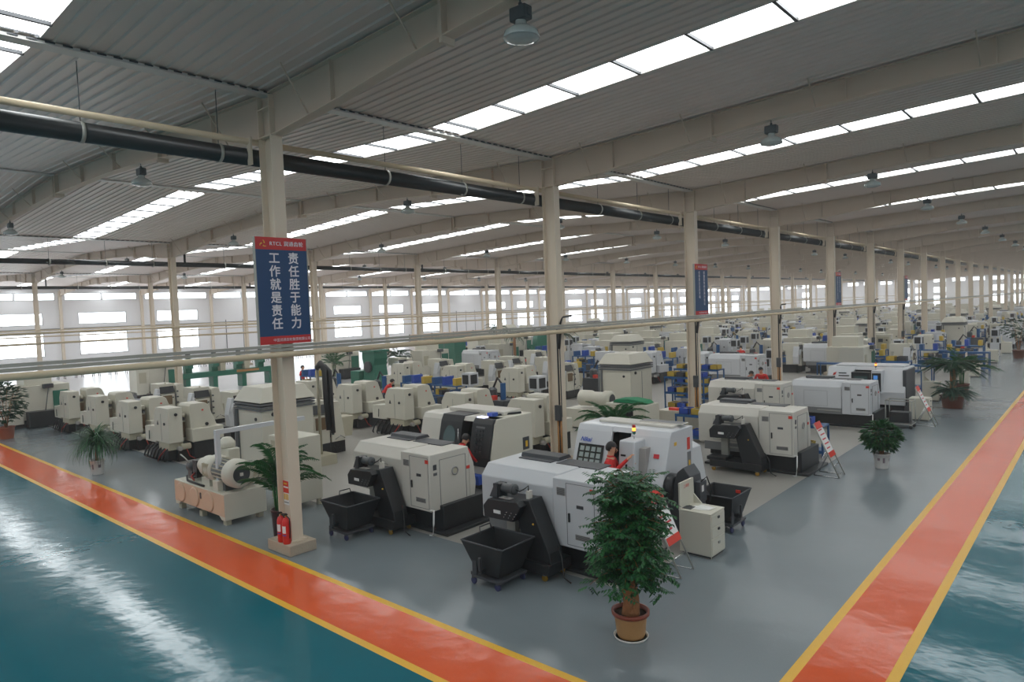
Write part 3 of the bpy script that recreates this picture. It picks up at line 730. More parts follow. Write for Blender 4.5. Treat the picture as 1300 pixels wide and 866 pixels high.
# ------------------------------------------------------------------ gear hobbing machine (tapered housing)
def hobber():      # local -Y is the face with the tapered housing; it is turned to look down the hall
    t = thing('gear_hobbing_machine', '', '')
    b = MB(); b.box(.3, 1.72, .12, 1.95, 0, .62, 'black_oily'); b.box(.05, .9, .25, 1.8, .06, .48, 'black_oily'); b.box(.75, 1.7, -.05, .2, .05, .6, 'black_paint'); b.build('base', t, bevel=.015)
    b = MB()
    for k in range(7):
        y = .2 + .25 * k; b.tube([(.1, y, .52), (-.06, y + .05, .38), (-.12, y + .12, .12), (.0, y + .25, .04)], .028, 'cable_black', 6)
    b.tube([(.06, .35, .5), (-.16, .4, .25), (-.12, .7, .05)], .02, 'hose_red', 6); b.tube([(.5, -.0, .5), (.55, -.16, .2), (.75, -.12, .05)], .018, 'hose_red', 6); b.build('hoses', t)
    b = MB(); b.prism([(1.1, .6), (1.1, 1.16), (1.95, 1.1), (1.95, .6)], 'x', .0, .42, 'cream_paint'); b.build('side_panel', t, bevel=.012)
    b = MB(); b.tube([(-.03, 1.55, .68), (-.04, 1.5, .98)], .014, 'black_paint', 6); b.build('side_handle', t)
    b = MB(); b.prism([(.0, .66), (.0, 1.8), (.95, 1.8), (1.15, 1.5), (1.15, .66)], 'x', 0, .45, 'cream_paint'); c = b.build('electrical_cabinet', t, bevel=.012)
    b = MB(); b.box(-.006, .0, .58, .586, .7, 1.6, 'seam'); b.build('door_seam', c)
    b = MB(); b.rev([(.05, 0), (.05, -.04), (.035, -.05)], (.24, .0, 1.58), 'black_paint', 'y', 14); b.rev([(.045, 0), (.045, -.03)], (0, .3, 1.28), 'black_paint', 'x', 12); b.prism([(.78, 1.22), (.84, 1.36), (.9, 1.22)], 'x', -.012, 0, 'dark_grey'); b.build('knob', c)
    b = MB(); b.box(.02, .46, .1, .9, .42, .66, 'cream_dark'); b.rev([(.1, -.2), (.1, .1)], (.55, .0, .5), 'cream_dark', 'x', 12); b.rev([(.07, -.16), (.07, .0)], (.3, .05, .46), 'vent_grey', 'y', 12); b.build('pump_unit', t)
    b = MB(); b.box(.46, .74, .45, 1.5, .54, 1.55, 'cream_dark'); b.box(.48, .72, .42, .46, .72, 1.25, 'brown_window'); b.box(.5, .7, .38, .46, 1.3, 1.42, 'dark_grey'); b.rev([(.085, 0), (.085, -.16), (.05, -.2)], (.6, .46, 1.52), 'cream_paint', 'y', 14); b.build('hob_head', t, bevel=.01)
    b = MB(); b.prism([(.74, 1.0), (.74, 1.78), (.8, 1.85), (1.26, 1.85), (1.36, 1.78), (1.6, 1.15), (1.64, 1.0)], 'y', .12, .95, 'cream_paint'); h = b.build('tapered_housing', t, bevel=.018)
    b = MB(); b.rev([(.055, 0), (.055, -.05), (.04, -.06)], (1.28, .12, 1.12), 'black_paint', 'y', 14); b.build('filler_cap', h)
    b = MB(); b.box(1.14, 1.2, .112, .122, 1.58, 1.63, 'sticker_red'); b.build('red_badge', h)
    b = MB(); b.box(.7, 1.76, -.1, 1.05, .6, 1.04, 'cream_paint'); b.build('lower_housing', t, bevel=.03)
    return t
HB = hobber()
def shaper():
    t = thing('gear_shaping_machine', '', '')
    b = MB(); b.box(.05, 1.5, .15, 1.7, 0, .5, 'black_oily'); b.box(.2, .8, -.05, .2, .1, .45, 'black_paint'); b.build('base', t, bevel=.015)
    b = MB(); b.box(.2, .78, -.05, .9, .42, 1.36, 'cream_paint'); c = b.build('work_guard', t, bevel=.015)
    b = MB(); b.box(.27, .66, -.07, -.045, .9, 1.3, 'brown_window'); b.build('guard_window', c)
    b = MB(); b.rev([(.03, 0), (.03, -.04)], (.7, -.05, 1.2), 'black_paint', 'y', 10); b.build('guard_knob', c)
    b = MB(); b.prism([(-.04, 1.42), (.1, 1.7), (.2, 1.7), (.2, 1.42)], 'x', .2, .8, 'black_paint'); b.build('visor', t)
    b = MB(); b.box(.18, .84, .1, 1.1, 1.36, 1.82, 'cream_paint'); b.ball((.5, .2, 1.84), .045, 'dark_grey', 5); b.build('head_housing', t, bevel=.04)
    b = MB(); b.prism([(.88, .42), (.88, 1.7), (.94, 1.76), (1.2, 1.76), (1.26, 1.5), (1.42, .42)], 'y', .0, .8, 'cream_paint'); k = b.build('column_housing', t, bevel=.015)
    b = MB()
    for z in (.7, .95, 1.2, 1.45): b.rev([(.035, 0), (.035, -.05)], (.92, .0, z), 'dark_grey', 'y', 10)
    b.tube([(.82, -.02, .6), (.82, -.1, 1.0), (.84, -.02, 1.35)], .018, 'dark_grey', 6); b.tube([(1.0, -.02, .5), (1.15, -.12, .62), (1.35, -.06, .5)], .016, 'chrome', 6); b.build('valves', k)
    b = MB(); b.prism([(1.5, .5), (1.44, 1.15), (1.92, 1.15), (1.82, .5)], 'y', .2, .8, 'cream_dark'); b.build('chip_bin', t)
    b = MB(); b.prism([(.0, .55), (-.05, 1.0), (.1, 1.62), (.2, 1.62), (.2, .55)], 'y', .05, .4, 'white_paint'); b.tube([(.02, .0, 1.1), (.12, -.05, 1.45)], .05, 'dark_grey', 8); b.build('control_arm', t, bevel=.02)
    return t
SH = shaper()
def tall_cab():
    t = thing('tall_hobbing_machine', '', ''); W, D = 1.55, 1.75
    b = MB(); b.box(0, W, 0, D, .05, .3, 'cream_dark'); b.build('base', t)
    b = MB(); b.box(.04, W - .04, .04, D - .04, .3, 2.05, 'cream_paint'); b.build('body', t, bevel=.015)
    b = MB(); b.prism([(-.02, -.02), (W + .02, -.02), (W + .02, D + .02), (-.02, D + .02)], 'z', 2.18, 2.6, 'cream_paint', [(.22, .2), (W - .2, .2), (W - .2, D - .2), (.22, D - .2)]); b.build('hood', t, bevel=.02)
    b = MB()
    for z in (1.94, 2.02, 2.1): b.box(-.01, W + .01, -.01, D + .01, z, z + .05, 'seam')
    b.build('bellows_band', t)
    b = MB(); b.box(-.01, .06, -.03, .0, .3, 2.0, 'band_grey'); b.box(.12, .17, -.03, .04, .3, 2.0, 'seam'); b.build('door_edge', t)
    b = MB(); b.rev([(.06, 0), (.06, .04)], (W - .04, .4, 1.82), 'black_paint', 'x', 14); b.rev([(.05, 0), (.05, -.03)], (1.2, .04, 1.7), 'black_paint', 'y', 12); b.build('knob', t)
    b = MB(); b.box(W - .04, W - .03, .9, .92, .4, 1.85, 'seam'); b.build('door_seam', t)
    return t
TC = tall_cab()
def machining_centre():
    t = thing('machining_centre', '', '')
    b = MB(); b.box(0, 2.6, .1, 2.0, 0, .35, 'black_paint'); b.build('base', t)
    b = MB(); b.box(.6, 2.6, .1, 2.0, .35, 1.9, 'cream_paint'); b.box(.9, 2.0, .5, 1.8, 1.9, 2.45, 'cream_paint'); b.build('enclosure', t, bevel=.02)
    b = MB(); b.box(0, .7, .0, 1.2, .2, 1.95, 'cream_paint'); b.build('electrical_cabinet', t, bevel=.02)
    b = MB(); b.box(.15, .55, -.02, 0, .9, 1.55, 'cream_dark'); b.build('cabinet_door', t)
    b = MB(); b.box(1.9, 2.5, .06, .1, .6, 1.6, 'machine_green'); b.build('green_door', t)
    b = MB(); b.box(1.5, 1.9, -.1, .1, 1.75, 1.95, 'dark_grey'); b.tube([(1.7, -.05, 1.75), (1.5, -.1, .6)], .02, 'dark_grey', 6); b.build('monitor_arm', t)
    b = MB(); b.box(.8, 2.3, -.45, .1, .05, .75, 'black_paint'); b.build('chip_tank', t, bevel=.02)
    return t
MC = machining_centre()
Q = R(90)
def place_row(proto, spots, label, cat, group, rz=0):
    for k, (x, y) in enumerate(spots):
        put(proto, (x, y, 0), rz, label.replace('#', ORD[k + 1]), cat, group)
place_row(HB, [(-22.8, 8.92), (-26.2, 8.92), (-29.55, 8.92), (-33.0, 8.92)], '# cream gear-hobbing machine beyond the pump unit, in the row along the orange lane', 'machine', 'gear-hobbing machines in the front row', Q)
put(TC, (-19.65, 9.6, 0), 0, 'tall cream machine with sloped hood and dark band, just left of the first column', 'machine', 'tall hooded machines')
place_row(SH, [(-19.3, 11.8), (-24.9, 12.0), (-28.3, 12.0), (-31.8, 12.0)], '# cream gear-shaping machine with black visor leftwards from the first column, second row', 'machine', 'gear-shaping machines in the second row', Q)
place_row(HB, [(-13.1, 15.75), (-16.3, 15.93), (-19.45, 15.93), (-22.65, 15.93), (-25.85, 15.93)], '# cream gear-hobbing machine leftwards from the second column, third row', 'machine', 'gear-hobbing machines in the third row', Q)
place_row(HB, [(-20.8, 23.9), (-24.9, 23.9), (-29.1, 23.9)], '# cream gear-hobbing machine leftwards from the tall hooded machine, fifth row', 'machine', 'gear-hobbing machines in the fifth row', Q)
place_row(SH, [(-20.2, 26.6), (-24.9, 26.6), (-29.3, 26.6), (-33.0, 26.6)], '# cream gear-shaping machine with black visor in the sixth row, counted leftwards', 'machine', 'gear-shaping machines in the sixth row', Q)
put(TC, (-15.95, 23.4, 0), 0, 'tall cream machine with sloped hood between the second and third columns', 'machine', 'tall hooded machines')
place_row(MC, [(-37.0, 7.55)], 'big cream machining centre at the far left end, behind the red-potted tree', 'machine', 'cream machining centres', Q)
place_row(MC, [(-44.4, 15.7)], 'cream machining centre left of the green drilling bench', 'machine', 'cream machining centres', Q)
place_row(MC, [(-41.5, 27.4)], 'cream machining centre seen just right of the big slogan sign', 'machine', 'cream machining centres', Q)
place_row(MC, [(-35.7, 31.0)], 'cream machining centre right of the green press', 'machine', 'cream machining centres', Q)

# far lines
rnd = random.Random(11)
def joined(src, remap={}):
    b = MB()
    def walk(o, mx):
        if o.type == 'MESH':
            ms = [m.name for m in o.data.materials]
            for p in o.data.polygons:
                b.faces([tuple(mx @ o.data.vertices[v].co) for v in p.vertices], [tuple(range(len(p.vertices)))], remap.get(ms[p.material_index], ms[p.material_index]))
        for c in o.children: walk(c, mx)
    walk(src, Matrix())
    me = b.build(src.name.split('.')[0])
    return me
def bench():
    t = thing('work_bench', '', '')
    b = MB()
    for x in (0, 1.7):
        for y in (0, .6): b.box(x, x + .06, y, y + .06, 0, 1.3, 'rack_blue')
    for z in (.3, .8, 1.25): b.box(0, 1.76, 0, .66, z, z + .05, 'rack_blue')
    for k in range(7): b.box(.08 + .23 * k, .27 + .23 * k, .06, .6, 1.3 if k % 3 == 0 else .85, (1.62 if k % 3 == 0 else 1.05) + .05 * (k % 2), ('rack_blue', 'part_yellow', 'dark_grey', 'bin_blue', 'motor_grey')[k % 5])
    for k in range(5): b.box(.06 + .34 * k, .36 + .34 * k, .05, .6, .35, .7, ('rack_blue', 'dark_grey')[k % 2])
    b.build('bench', t); return t
def panel_box():
    t = thing('control_cabinet', '', '')
    b = MB(); b.box(0, 1.0, 0, .6, .1, 1.75, 'cream_paint'); b.box(.1, .9, -.01, 0, .3, 1.6, 'cream_dark'); b.box(.2, .5, -.02, 0, 1.2, 1.45, 'dark_grey'); b.box(.7, .8, -.03, 0, 1.3, 1.4, 'black_paint'); b.box(1.0, 1.01, .2, .3, 1.3, 1.4, 'black_paint'); b.build('body', t); return t
FAR = {}
bpy.context.view_layer.update()
def control_stand():
    t = thing('control_stand', '', '')
    b = MB(); b.box(0, .5, 0, .5, .0, .9, 'white_paint'); b.box(.15, .35, .15, .35, .9, 1.5, 'white_paint'); b.box(.05, .52, -.05, .5, 1.35, 1.9, 'white_paint'); b.box(.52, .53, .02, .42, 1.42, 1.82, 'black_paint'); b.box(.1, .45, -.06, -.05, 1.42, 1.82, 'black_paint')
    b.build('body', t); return t
def oil_tank():
    t = thing('oil_tank', '', '')
    b = MB(); b.box(0, 1.4, 0, .9, .05, .8, 'dark_grey'); b.rev([(.2, .8), (.2, 1.2), (.1, 1.3)], (.4, .45, 0), 'motor_grey', n=12); b.rev([(.12, .8), (.12, 1.5)], (1.0, .45, 0), 'rack_blue', n=12); b.tube([(.4, .45, 1.2), (.7, .45, 1.7), (1.0, .45, 1.4)], .05, 'cable_black', 6); b.box(.6, .8, .1, .3, .8, .98, 'sticker_red'); b.build('body', t); return t
BN, PB, CS, OT = bench(), panel_box(), control_stand(), oil_tank()
# a taller blue goods stack makes the far benches read as loaded

for key, pr in (('hob', HB), ('shape', SH), ('tall', TC), ('centre', MC), ('lathe', LA), ('bench', BN), ('box', PB), ('stand', CS), ('tank', OT)):
    FAR[key] = joined(pr)
WH = {'cream_paint': 'white_paint', 'cream_dark': 'band_grey'}
FAR['whob'] = joined(HB, WH); FAR['wshape'] = joined(SH, WH)
for pr in (BN, PB, CS, OT):
    for c in list(pr.children): bpy.data.objects.remove(c)
    bpy.data.objects.remove(pr)
FLAB = {'hob': 'cream gear-hobbing machine', 'shape': 'cream gear-shaping machine', 'tall': 'tall cream hooded machine', 'centre': 'cream machining centre', 'lathe': 'white lathe back', 'bench': 'blue parts bench', 'box': 'cream control cabinet', 'stand': 'white control stand with dark screen', 'tank': 'dark oil tank with motors', 'whob': 'white gear-hobbing machine', 'wshape': 'white gear-shaping machine'}
FCAT = {'bench': 'bench', 'box': 'cabinet', 'lathe': 'lathe', 'stand': 'stand', 'tank': 'tank'}
WID = {'hob': 2.9, 'shape': 2.7, 'tall': 2.2, 'centre': 3.0, 'lathe': 3.3, 'bench': 2.1, 'box': 1.5, 'stand': 1.0, 'tank': 1.8, 'whob': 2.9, 'wshape': 2.7}
KEEP = [(-6.4, -3.4, 55, 58), (-17.8, -15.2, 36.8, 41.4), (-39.6, -37.2, 35.4, 37), (-38.7, -35.3, 45.2, 47.8), (-35.4, -32.8, 41.5, 43.6), (-31, -29, 38.5, 40.3), (-34.5, -32.5, 37.3, 39.1), (-49, -47, 51, 53), (-38, -35.5, 28.5, 34), (-12.7, -10.5, 28, 29.7), (-18.4, -17, 41.2, 42.8), (-11.6, -5.3, 36, 37.6), (-9.8, -5, 46.8, 47.8), (-15.6, -13.2, 28.9, 29.9), (-7, -5.0, 32.8, 34.4), (-8.6, -5.4, 27.8, 29.9), (-40, -35, 23, 30), (-6.3, -5, 38.5, 39.7), (-6.3, -5, 43.3, 44.5), (-6.3, -5, 52.2, 53.4), (-6.3, -5, 60.2, 61.4)]
def far_row(y, x0, x1, keys, word):
    x = x0; cnt = {}
    while x > x1:
        k = rnd.choice(keys); w_ = WID[k]; xf = x; x -= w_ + rnd.choice((0, 0, .3, 1.0))
        if rnd.random() < .08: continue
        y_ = y
        if any(xf > v - .6 and xf - w_ < v + .6 for v in VAL):
            dy = (y_ - Y0 + 2.2) % BAY - 2.2
            if dy < .4: continue
        if any(xf - w_ < q[1] and xf > q[0] and y_ < q[3] and y_ + (2.7 if k == 'centre' else 1.9 if k in ('hob', 'shape', 'tall', 'lathe', 'whob', 'wshape') else .7) > q[2] for q in KEEP): continue
        cnt[k] = cnt.get(k, 0) + 1
        if cnt[k] > 39: continue
        rot = k in ('hob', 'shape', 'centre', 'whob', 'wshape')
        put(FAR[k], ((xf - .5 if k == 'centre' else xf) if rot else xf - w_ + .2, y_, 0), Q if rot else 0, '%s %s from the aisle in the %s machine row back' % (ORD[cnt[k]], FLAB[k], word), FCAT.get(k, 'machine'), 'machinery in the distant rows')
far_row(20.6, -16.6, -33, ['bench', 'tank', 'bench', 'stand'], 'fourth')
far_row(29.3, -14.2, -36, ['shape', 'whob', 'bench', 'stand', 'tank'], 'seventh')
rw = 8
for r in range(3, 19):
    yy = Y0 + BAY * r + .75
    lim = -36.5 if r < 4 else (-48 if r < 6 else -62)
    for q, (dy, keys) in enumerate(((0, ['hob', 'hob', 'whob', 'shape', 'lathe', 'centre', 'wshape']), (2.72, ['bench', 'tank', 'bench', 'box', 'stand', 'stand']), (3.98, ['shape', 'wshape', 'hob', 'centre', 'tall', 'whob']), (6.7, ['bench', 'tank', 'wshape', 'stand', 'stand', 'bench']))):
        if r > 11 and q in (1, 3): continue
        x0 = -5.6 - (3.4 if r == 3 else 0) - (1.0 if q == 1 else 0)
        far_row(yy + dy, x0, lim, [k for k in keys if k != 'tall' or r % 3 == 0], ORD[rw]); rw += 1
for pr in FAR.values():
    if pr.name not in USED: bpy.data.objects.remove(pr)

# ------------------------------------------------------------------ hydraulic pump unit by the orange lane
def pump_unit():
    t = thing('hydraulic_pump_unit', 'cream hydraulic pump unit with two big motors on a pinkish tank by the orange lane', 'pump', (-17.35, 6.85, 0))
    b = MB(); L, W = 2.6, 1.0
    b.prism([(0, .12), (0, .72), (L, .72), (L, .12), (L - .18, .12), (L - .3, .2), (.3, .2), (.18, .12)], 'y', .005, W, 'cream_paint'); b.build('tank', t, bevel=.01)
    b = MB(); b.box(.01, L - .01, -.004, .006, .21, .7, 'pink_cream'); b.build('tank_front', t)
    for x in (.38, 1.12, 1.86):
        b = MB(); b.rev([(.235, 0), (.235, -.02), (.2, -.028)], (x, -.002, .45), 'pink_cream', 'y', 32); b.build('inspection_cover', t)
    b = MB(); b.box(1.42, 1.47, -.02, 0, .46, .6, 'dark_grey'); b.build('level_gauge', t)
    for x in (.06, 1.2, 2.4):
        for y in (.05, .82): b = MB(); b.box(x, x + .14, y, y + .12, 0, .13, 'cream_dark'); b.build('foot', t)
    b = MB(); b.box(1.95, 2.2, .06, .28, .72, .95, 'cream_paint'); b.build('post_block', t, bevel=.01)
    # pump + coupling housing + motor along X (fan cover on the right end)
    def unit(y, dx, k):
        m = MB(); m.rev([(.1, -.5), (.15, -.46), (.15, -.15), (.1, -.1), (.1, .25)], (dx, y, 1.0), 'black_paint', 'x', 16); m.box(dx - .42, dx - .2, y - .12, y + .12, .72, .95, 'black_oily'); m.box(dx - .05, dx + .16, y - .16, y + .16, .8, 1.22, 'black_oily')
        m.tube([(dx - .35, y - .1, 1.1), (dx - .5, y - .15, 1.22), (dx - .62, y - .2, 1.3)], .016, 'rail_grey', 6); m.build('pump', t)
        m = MB(); m.rev([(.1, .16), (.17, .22), (.17, .42), (.25, .48), (.25, .8), (.31, .84), (.31, 1.12), (.26, 1.14)], (dx, y, 1.12), 'cream_paint', 'x', 28)
        for j in range(5): m.box(dx + .8 + .06 * j, dx + .82 + .06 * j, y - .31, y + .31, .98, 1.28, 'cream_dark')
        m.box(dx + .55, dx + .95, y - .22, y + .22, .72, .9, 'cream_paint'); m.build('coupling_housing', t)
        m = MB(); m.rev([(.26, 1.14), (.27, 1.2), (.27, 1.75)], (dx, y, 1.12), 'band_grey', 'x', 28)
        for j in range(20):
            a = 2 * PI * j / 20; m.box(dx + 1.22, dx + 1.75, y + .285 * math.cos(a) - .008, y + .285 * math.cos(a) + .008, 1.12 + .285 * math.sin(a) - .012, 1.12 + .285 * math.sin(a) + .012, 'cream_dark')
        m.box(dx + 1.25, dx + 1.7, y - .2, y + .2, .72, .9, 'motor_grey'); mo = m.build('motor', t)
        m = MB(); m.rev([(.31, 1.75), (.325, 1.78), (.325, 2.02), (.27, 2.1), (.2, 2.1)], (dx, y, 1.12), 'cream_paint', 'x', 32, caps=False)
        m.build('fan_cover', mo)
        m = MB(); m.rev([(.0001, 2.085), (.205, 2.085)], (dx, y, 1.12), 'motor_grey', 'x', 28, caps=False)
        for rr in (.06, .1, .14, .18): m.rev([(rr - .006, 2.09), (rr + .006, 2.098)], (dx, y, 1.12), 'dark_grey', 'x', 24, caps=False)
        m.box(dx + 2.08, dx + 2.11, y - .035, y + .035, 1.085, 1.155, 'warm_white'); m.build('fan_grille', mo)
    unit(.38, .62, 0)
    b = MB(); b.box(.9, 1.5, .68, .98, .72, 1.5, 'cream_paint'); b.rev([(.2, 1.5), (.2, 1.62), (.1, 1.75)], (1.2, .8, 0), 'cream_paint', 'z', 20); b.rev([(.2, 0), (.22, .05), (.22, .7), (.12, .8)], (1.55, .86, 1.0), 'cream_dark', 'x', 20); b.build('valve_block', t, bevel=.03)
    b = MB()
    b.tube([(.5, .1, .85), (.62, .06, .76), (.95, .06, .75), (1.5, .06, .75)], .025, 'cable_black', 6); b.tube([(.62, .3, .95), (.7, .12, .85), (.85, .12, .78)], .025, 'hose_red', 6); b.build('hoses', t)
    b = MB(); b.box(2.02, 2.12, .12, .22, .95, 2.0, 'white_paint'); b.build('cable_post', t)
    b = MB(); b.box(2.02, 2.12, .12, 2.4, 2.0, 2.1, 'white_paint'); b.build('cable_beam', t)
pump_unit()
t = thing('control_cabinet', 'cream control cabinet on legs partly behind the first column', 'cabinet', (-15.6, 8.45, 0))
b = MB(); b.box(0, 1.1, 0, .75, .15, 1.72, 'cream_paint'); b.build('body', t, bevel=.015)
b = MB(); b.box(.1, 1.0, -.008, 0, .3, 1.6, 'cream_dark'); b.build('door', t)
b = MB(); b.rev([(.04, 0), (.04, .03)], (.85, -.03, 1.4), 'black_paint', 'y', 12); b.box(.6, .72, -.02, 0, 1.62, 1.68, 'sticker_red'); b.build('switch', t)
for x in (.03, .98):
    for y in (.03, .63): b = MB(); b.box(x, x + .09, y, y + .09, 0, .16, 'cream_dark'); b.build('leg', t)
t = thing('cable_chain', 'black hanging hose bundle looped over the tall machine beside the first column', 'hose', (-18.3, 11.75, 0))
b = MB(); b.tube([(-.2, 0, 3.0), (.0, 0, 3.15), (.2, 0, 3.0), (.22, 0, 2.0), (.3, 0, 1.1)], .09, 'cable_black', 8); b.tube([(-.1, .12, 2.95), (.05, .12, 3.05), (.3, .12, 2.9), (.33, .1, 1.8), (.36, .1, 1.0)], .07, 'cable_black', 8); b.build('hose', t)
b = MB(); b.tube([(-.2, 0, .3), (-.2, 0, 3.0)], .05, 'cream_dark', 8); b.box(-.5, .2, -.3, .3, 0, .3, 'cream_dark'); b.build('stand', t)

# ------------------------------------------------------------------ fire extinguishers and notice on the first column
def extinguisher(x, y, z, label):
    t = thing('fire_extinguisher', label, 'extinguisher', (x, y, z), 0, 'fire extinguishers on the plinth')
    b = MB(); b.rev([(.0001, 0), (.07, 0), (.078, .015), (.078, .43), (.06, .49), (.025, .51), (.02, .53)], (0, 0, 0), 'red_paint', n=24, caps=False); b.build('cylinder', t)
    b = MB(); b.rev([(.022, .52), (.022, .56)], (0, 0, 0), 'brass', n=12); b.box(-.02, .02, -.07, .03, .56, .575, 'black_paint'); b.prism([(-.07, .59), (.02, .575), (.02, .59), (-.07, .61)], 'x', -.012, .012, 'black_paint'); b.build('valve_handle', t)
    b = MB()
    for k in range(9):
        a0, a1 = R(-140 + 11 * k), R(-129 + 11 * k)
        q = [(.0795 * math.cos(a), .0795 * math.sin(a)) for a in (a0, a1)]
        b.faces([(*q[0], .22), (*q[1], .22), (*q[1], .36), (*q[0], .36)], [(0, 1, 2, 3)], 'sticker_white')
        b.faces([(q[0][0] * 1.003, q[0][1] * 1.003, .17), (q[1][0] * 1.003, q[1][1] * 1.003, .17), (q[1][0] * 1.003, q[1][1] * 1.003, .19), (q[0][0] * 1.003, q[0][1] * 1.003, .19)], [(0, 1, 2, 3)], 'logo_blue')
    b.build('label_band', t)
    b = MB(); b.tube([(.02, 0, .55), (.09, .02, .5), (.095, .02, .25), (.09, .01, .12)], .011, 'rubber', 6); b.build('hose', t)
extinguisher(-12.0, 6.765, .21, 'red fire extinguisher nearer the lathes, right one of the pair on the column plinth')
extinguisher(-12.2, 6.77, .21, 'red fire extinguisher nearer the pump unit, left one of the pair on the column plinth')
t = thing('notice', 'red and yellow safety notice stuck on the first column above the fire extinguishers', 'notice', (-12.285, 6.965, 1.12))
b = MB(); b.box(-.1, .1, -.004, .004, -.24, .24, 'sticker_white'); b.build('sheet', t)
b = MB(); b.box(-.1, .1, -.007, -.004, 0, .24, 'sticker_red'); b.build('red_half', t)
b = MB(); b.box(-.085, .085, -.009, -.007, .1, .13, 'sticker_white'); b.box(-.07, .05, -.009, -.007, .17, .2, 'sticker_yellow')
for k in range(3): b.box(-.085 + .06 * k, -.045 + .06 * k, -.007, -.004, -.14, -.02, 'sticker_yellow')
b.box(-.08, .08, -.007, -.004, -.2, -.185, 'seam'); b.build('print', t)

# ------------------------------------------------------------------ cream tool cabinet with papers, easels, trolleys, racks
def tool_cab(loc, label, rz=0, sc=None, board=True):
    t = thing('tool_cabinet', label, 'cabinet', loc, rz, 'cream tool cabinets along the aisle')
    b = MB(); b.box(0, .62, 0, .56, .05, .8, 'cream_paint'); b.box(.03, .6, .03, .53, 0, .06, 'dark_grey'); b.box(-.005, .625, -.005, .565, .8, .825, 'cream_paint'); b.build('body', t, bevel=.008)
    for k, (z0, z1) in enumerate(((.58, .78), (.38, .56), (.08, .36))):
        b = MB(); b.box(.62, .632, .02, .54, z0, z1, 'cream_paint'); d = b.build('drawer' if k < 2 else 'door', t, bevel=.004)
        b = MB(); b.box(.632, .65, .25, .31, (z0 + z1) / 2 + .02, (z0 + z1) / 2 + .06, 'black_paint' if k < 2 else 'rail_grey'); b.build('handle', d)
    if board:
        b = MB(); b.prism([(.0, .82), (.0, 1.3), (.54, 1.3), (.56, .95), (.56, .82)], 'x', .0, .03, 'cream_paint'); b.prism([(.03, .825), (.03, 1.0), (.2, .825)], 'y', .53, .555, 'cream_paint')
        k = b.build('back_board', t)
        b = MB(); b.add_mesh(text_mesh('工具柜', .075), T(.033, .25, 1.2) @ FACE_X, 'sticker_red'); b.build('lettering', k)
    return t
tc0 = tool_cab((-5.93, 11.15, 0), 'cream tool cabinet with tall back board and papers on top, nearest of its kind')
t = thing('paper_stack', 'white papers lying on the nearest cream cabinet', 'paper', (-5.62, 11.42, .826))
for k, (a, dx, dy) in enumerate(((.2, 0, 0), (-.15, .05, .06))):
    b = MB(); c, s_ = math.cos(a), math.sin(a)
    P = [(-.15, -.11), (.15, -.11), (.15, .11), (-.15, .11)]
    b.prism([(x * c - y * s_ + dx, x * s_ + y * c + dy) for x, y in P], 'z', .004 * k, .004 * k + .003, 'paper'); b.build('sheet', t)
tag_t = thing('clipboard', 'dark clipboard beside the papers on the nearest cream cabinet', 'clipboard', (-5.83, 11.3, .826))
b = MB(); b.box(-.1, .1, -.07, .12, 0, .008, 'dark_grey'); b.build('board', tag_t)
b = MB(); b.box(-.03, .03, .1, .13, .008, .02, 'chrome'); b.build('clip', tag_t)

def easel(loc, rz, label, h=1.35):
    t = thing('notice_easel', label, 'easel', loc, rz, 'leaning notice boards along the aisle')
    w = .5; lean = .62
    def P(u, v): return (lean - lean * v / h - .0, u, v)
    b = MB()
    for u in (-w / 2, w / 2):
        b.tube([P(u, 0.01), P(u, h * .98)], .017, 'rail_grey', 8); b.tube([P(u, .01), (lean - .62, u * .9, .01)], .012, 'chrome', 8)
        b.tube([(lean - .62, u * .9, .01), P(u, h * .5)], .012, 'chrome', 8)
    b.tube([P(-w / 2, .3), P(w / 2, .3)], .012, 'chrome', 8); b.build('stand', t)
    def slab(n, u0, u1, v0, v1, m, o):
        b = MB(); vs = []
        for q in (o, o + .006):
            vs += [(P(u, v)[0] + q, u, v + q * .4) for u, v in ((u0, v0), (u1, v0), (u1, v1), (u0, v1))]
        b.faces(vs, [(3, 2, 1, 0), (4, 5, 6, 7), (0, 1, 5, 4), (1, 2, 6, 5), (2, 3, 7, 6), (3, 0, 4, 7)], m); return b.build(n, t)
    slab('board', -w / 2 + .01, w / 2 - .01, .5, h, 'sticker_white', .012)
    slab('red_heading', -w / 2 + .01, w / 2 - .01, h - .16, h, 'sticker_red', .02)
    slab('red_footing', -w / 2 + .01, w / 2 - .01, .5, .62, 'sticker_red', .02)
    b = MB()
    for k in range(5):
        v = .7 + .11 * k; u1 = .17 if k % 2 else .1
        q = .022; b.faces([(P(0, v)[0] + q, -.18, v + .01), (P(0, v)[0] + q, u1, v + .01), (P(0, v + .03)[0] + q, u1, v + .04), (P(0, v + .03)[0] + q, -.18, v + .04)], [(0, 1, 2, 3)], 'red_strip')
    b.build('print_lines', t)
    return t
easel((-5.98, 10.3, 0), 0.05, 'notice easel half hidden behind the big potted tree')
easel((-5.76, 18.35, 0), 0.02, 'leaning notice board with red top and bottom beside the second white lathe')
easel((-5.12, 27.1, 0), 0.02, 'narrow notice board leaning beside the lathe with red logo')
t = put(CC, (-5.92, 13.0, 0), R(90), 'dark chip cart with push handle behind the nearest cream cabinet', 'cart', 'black chip carts')

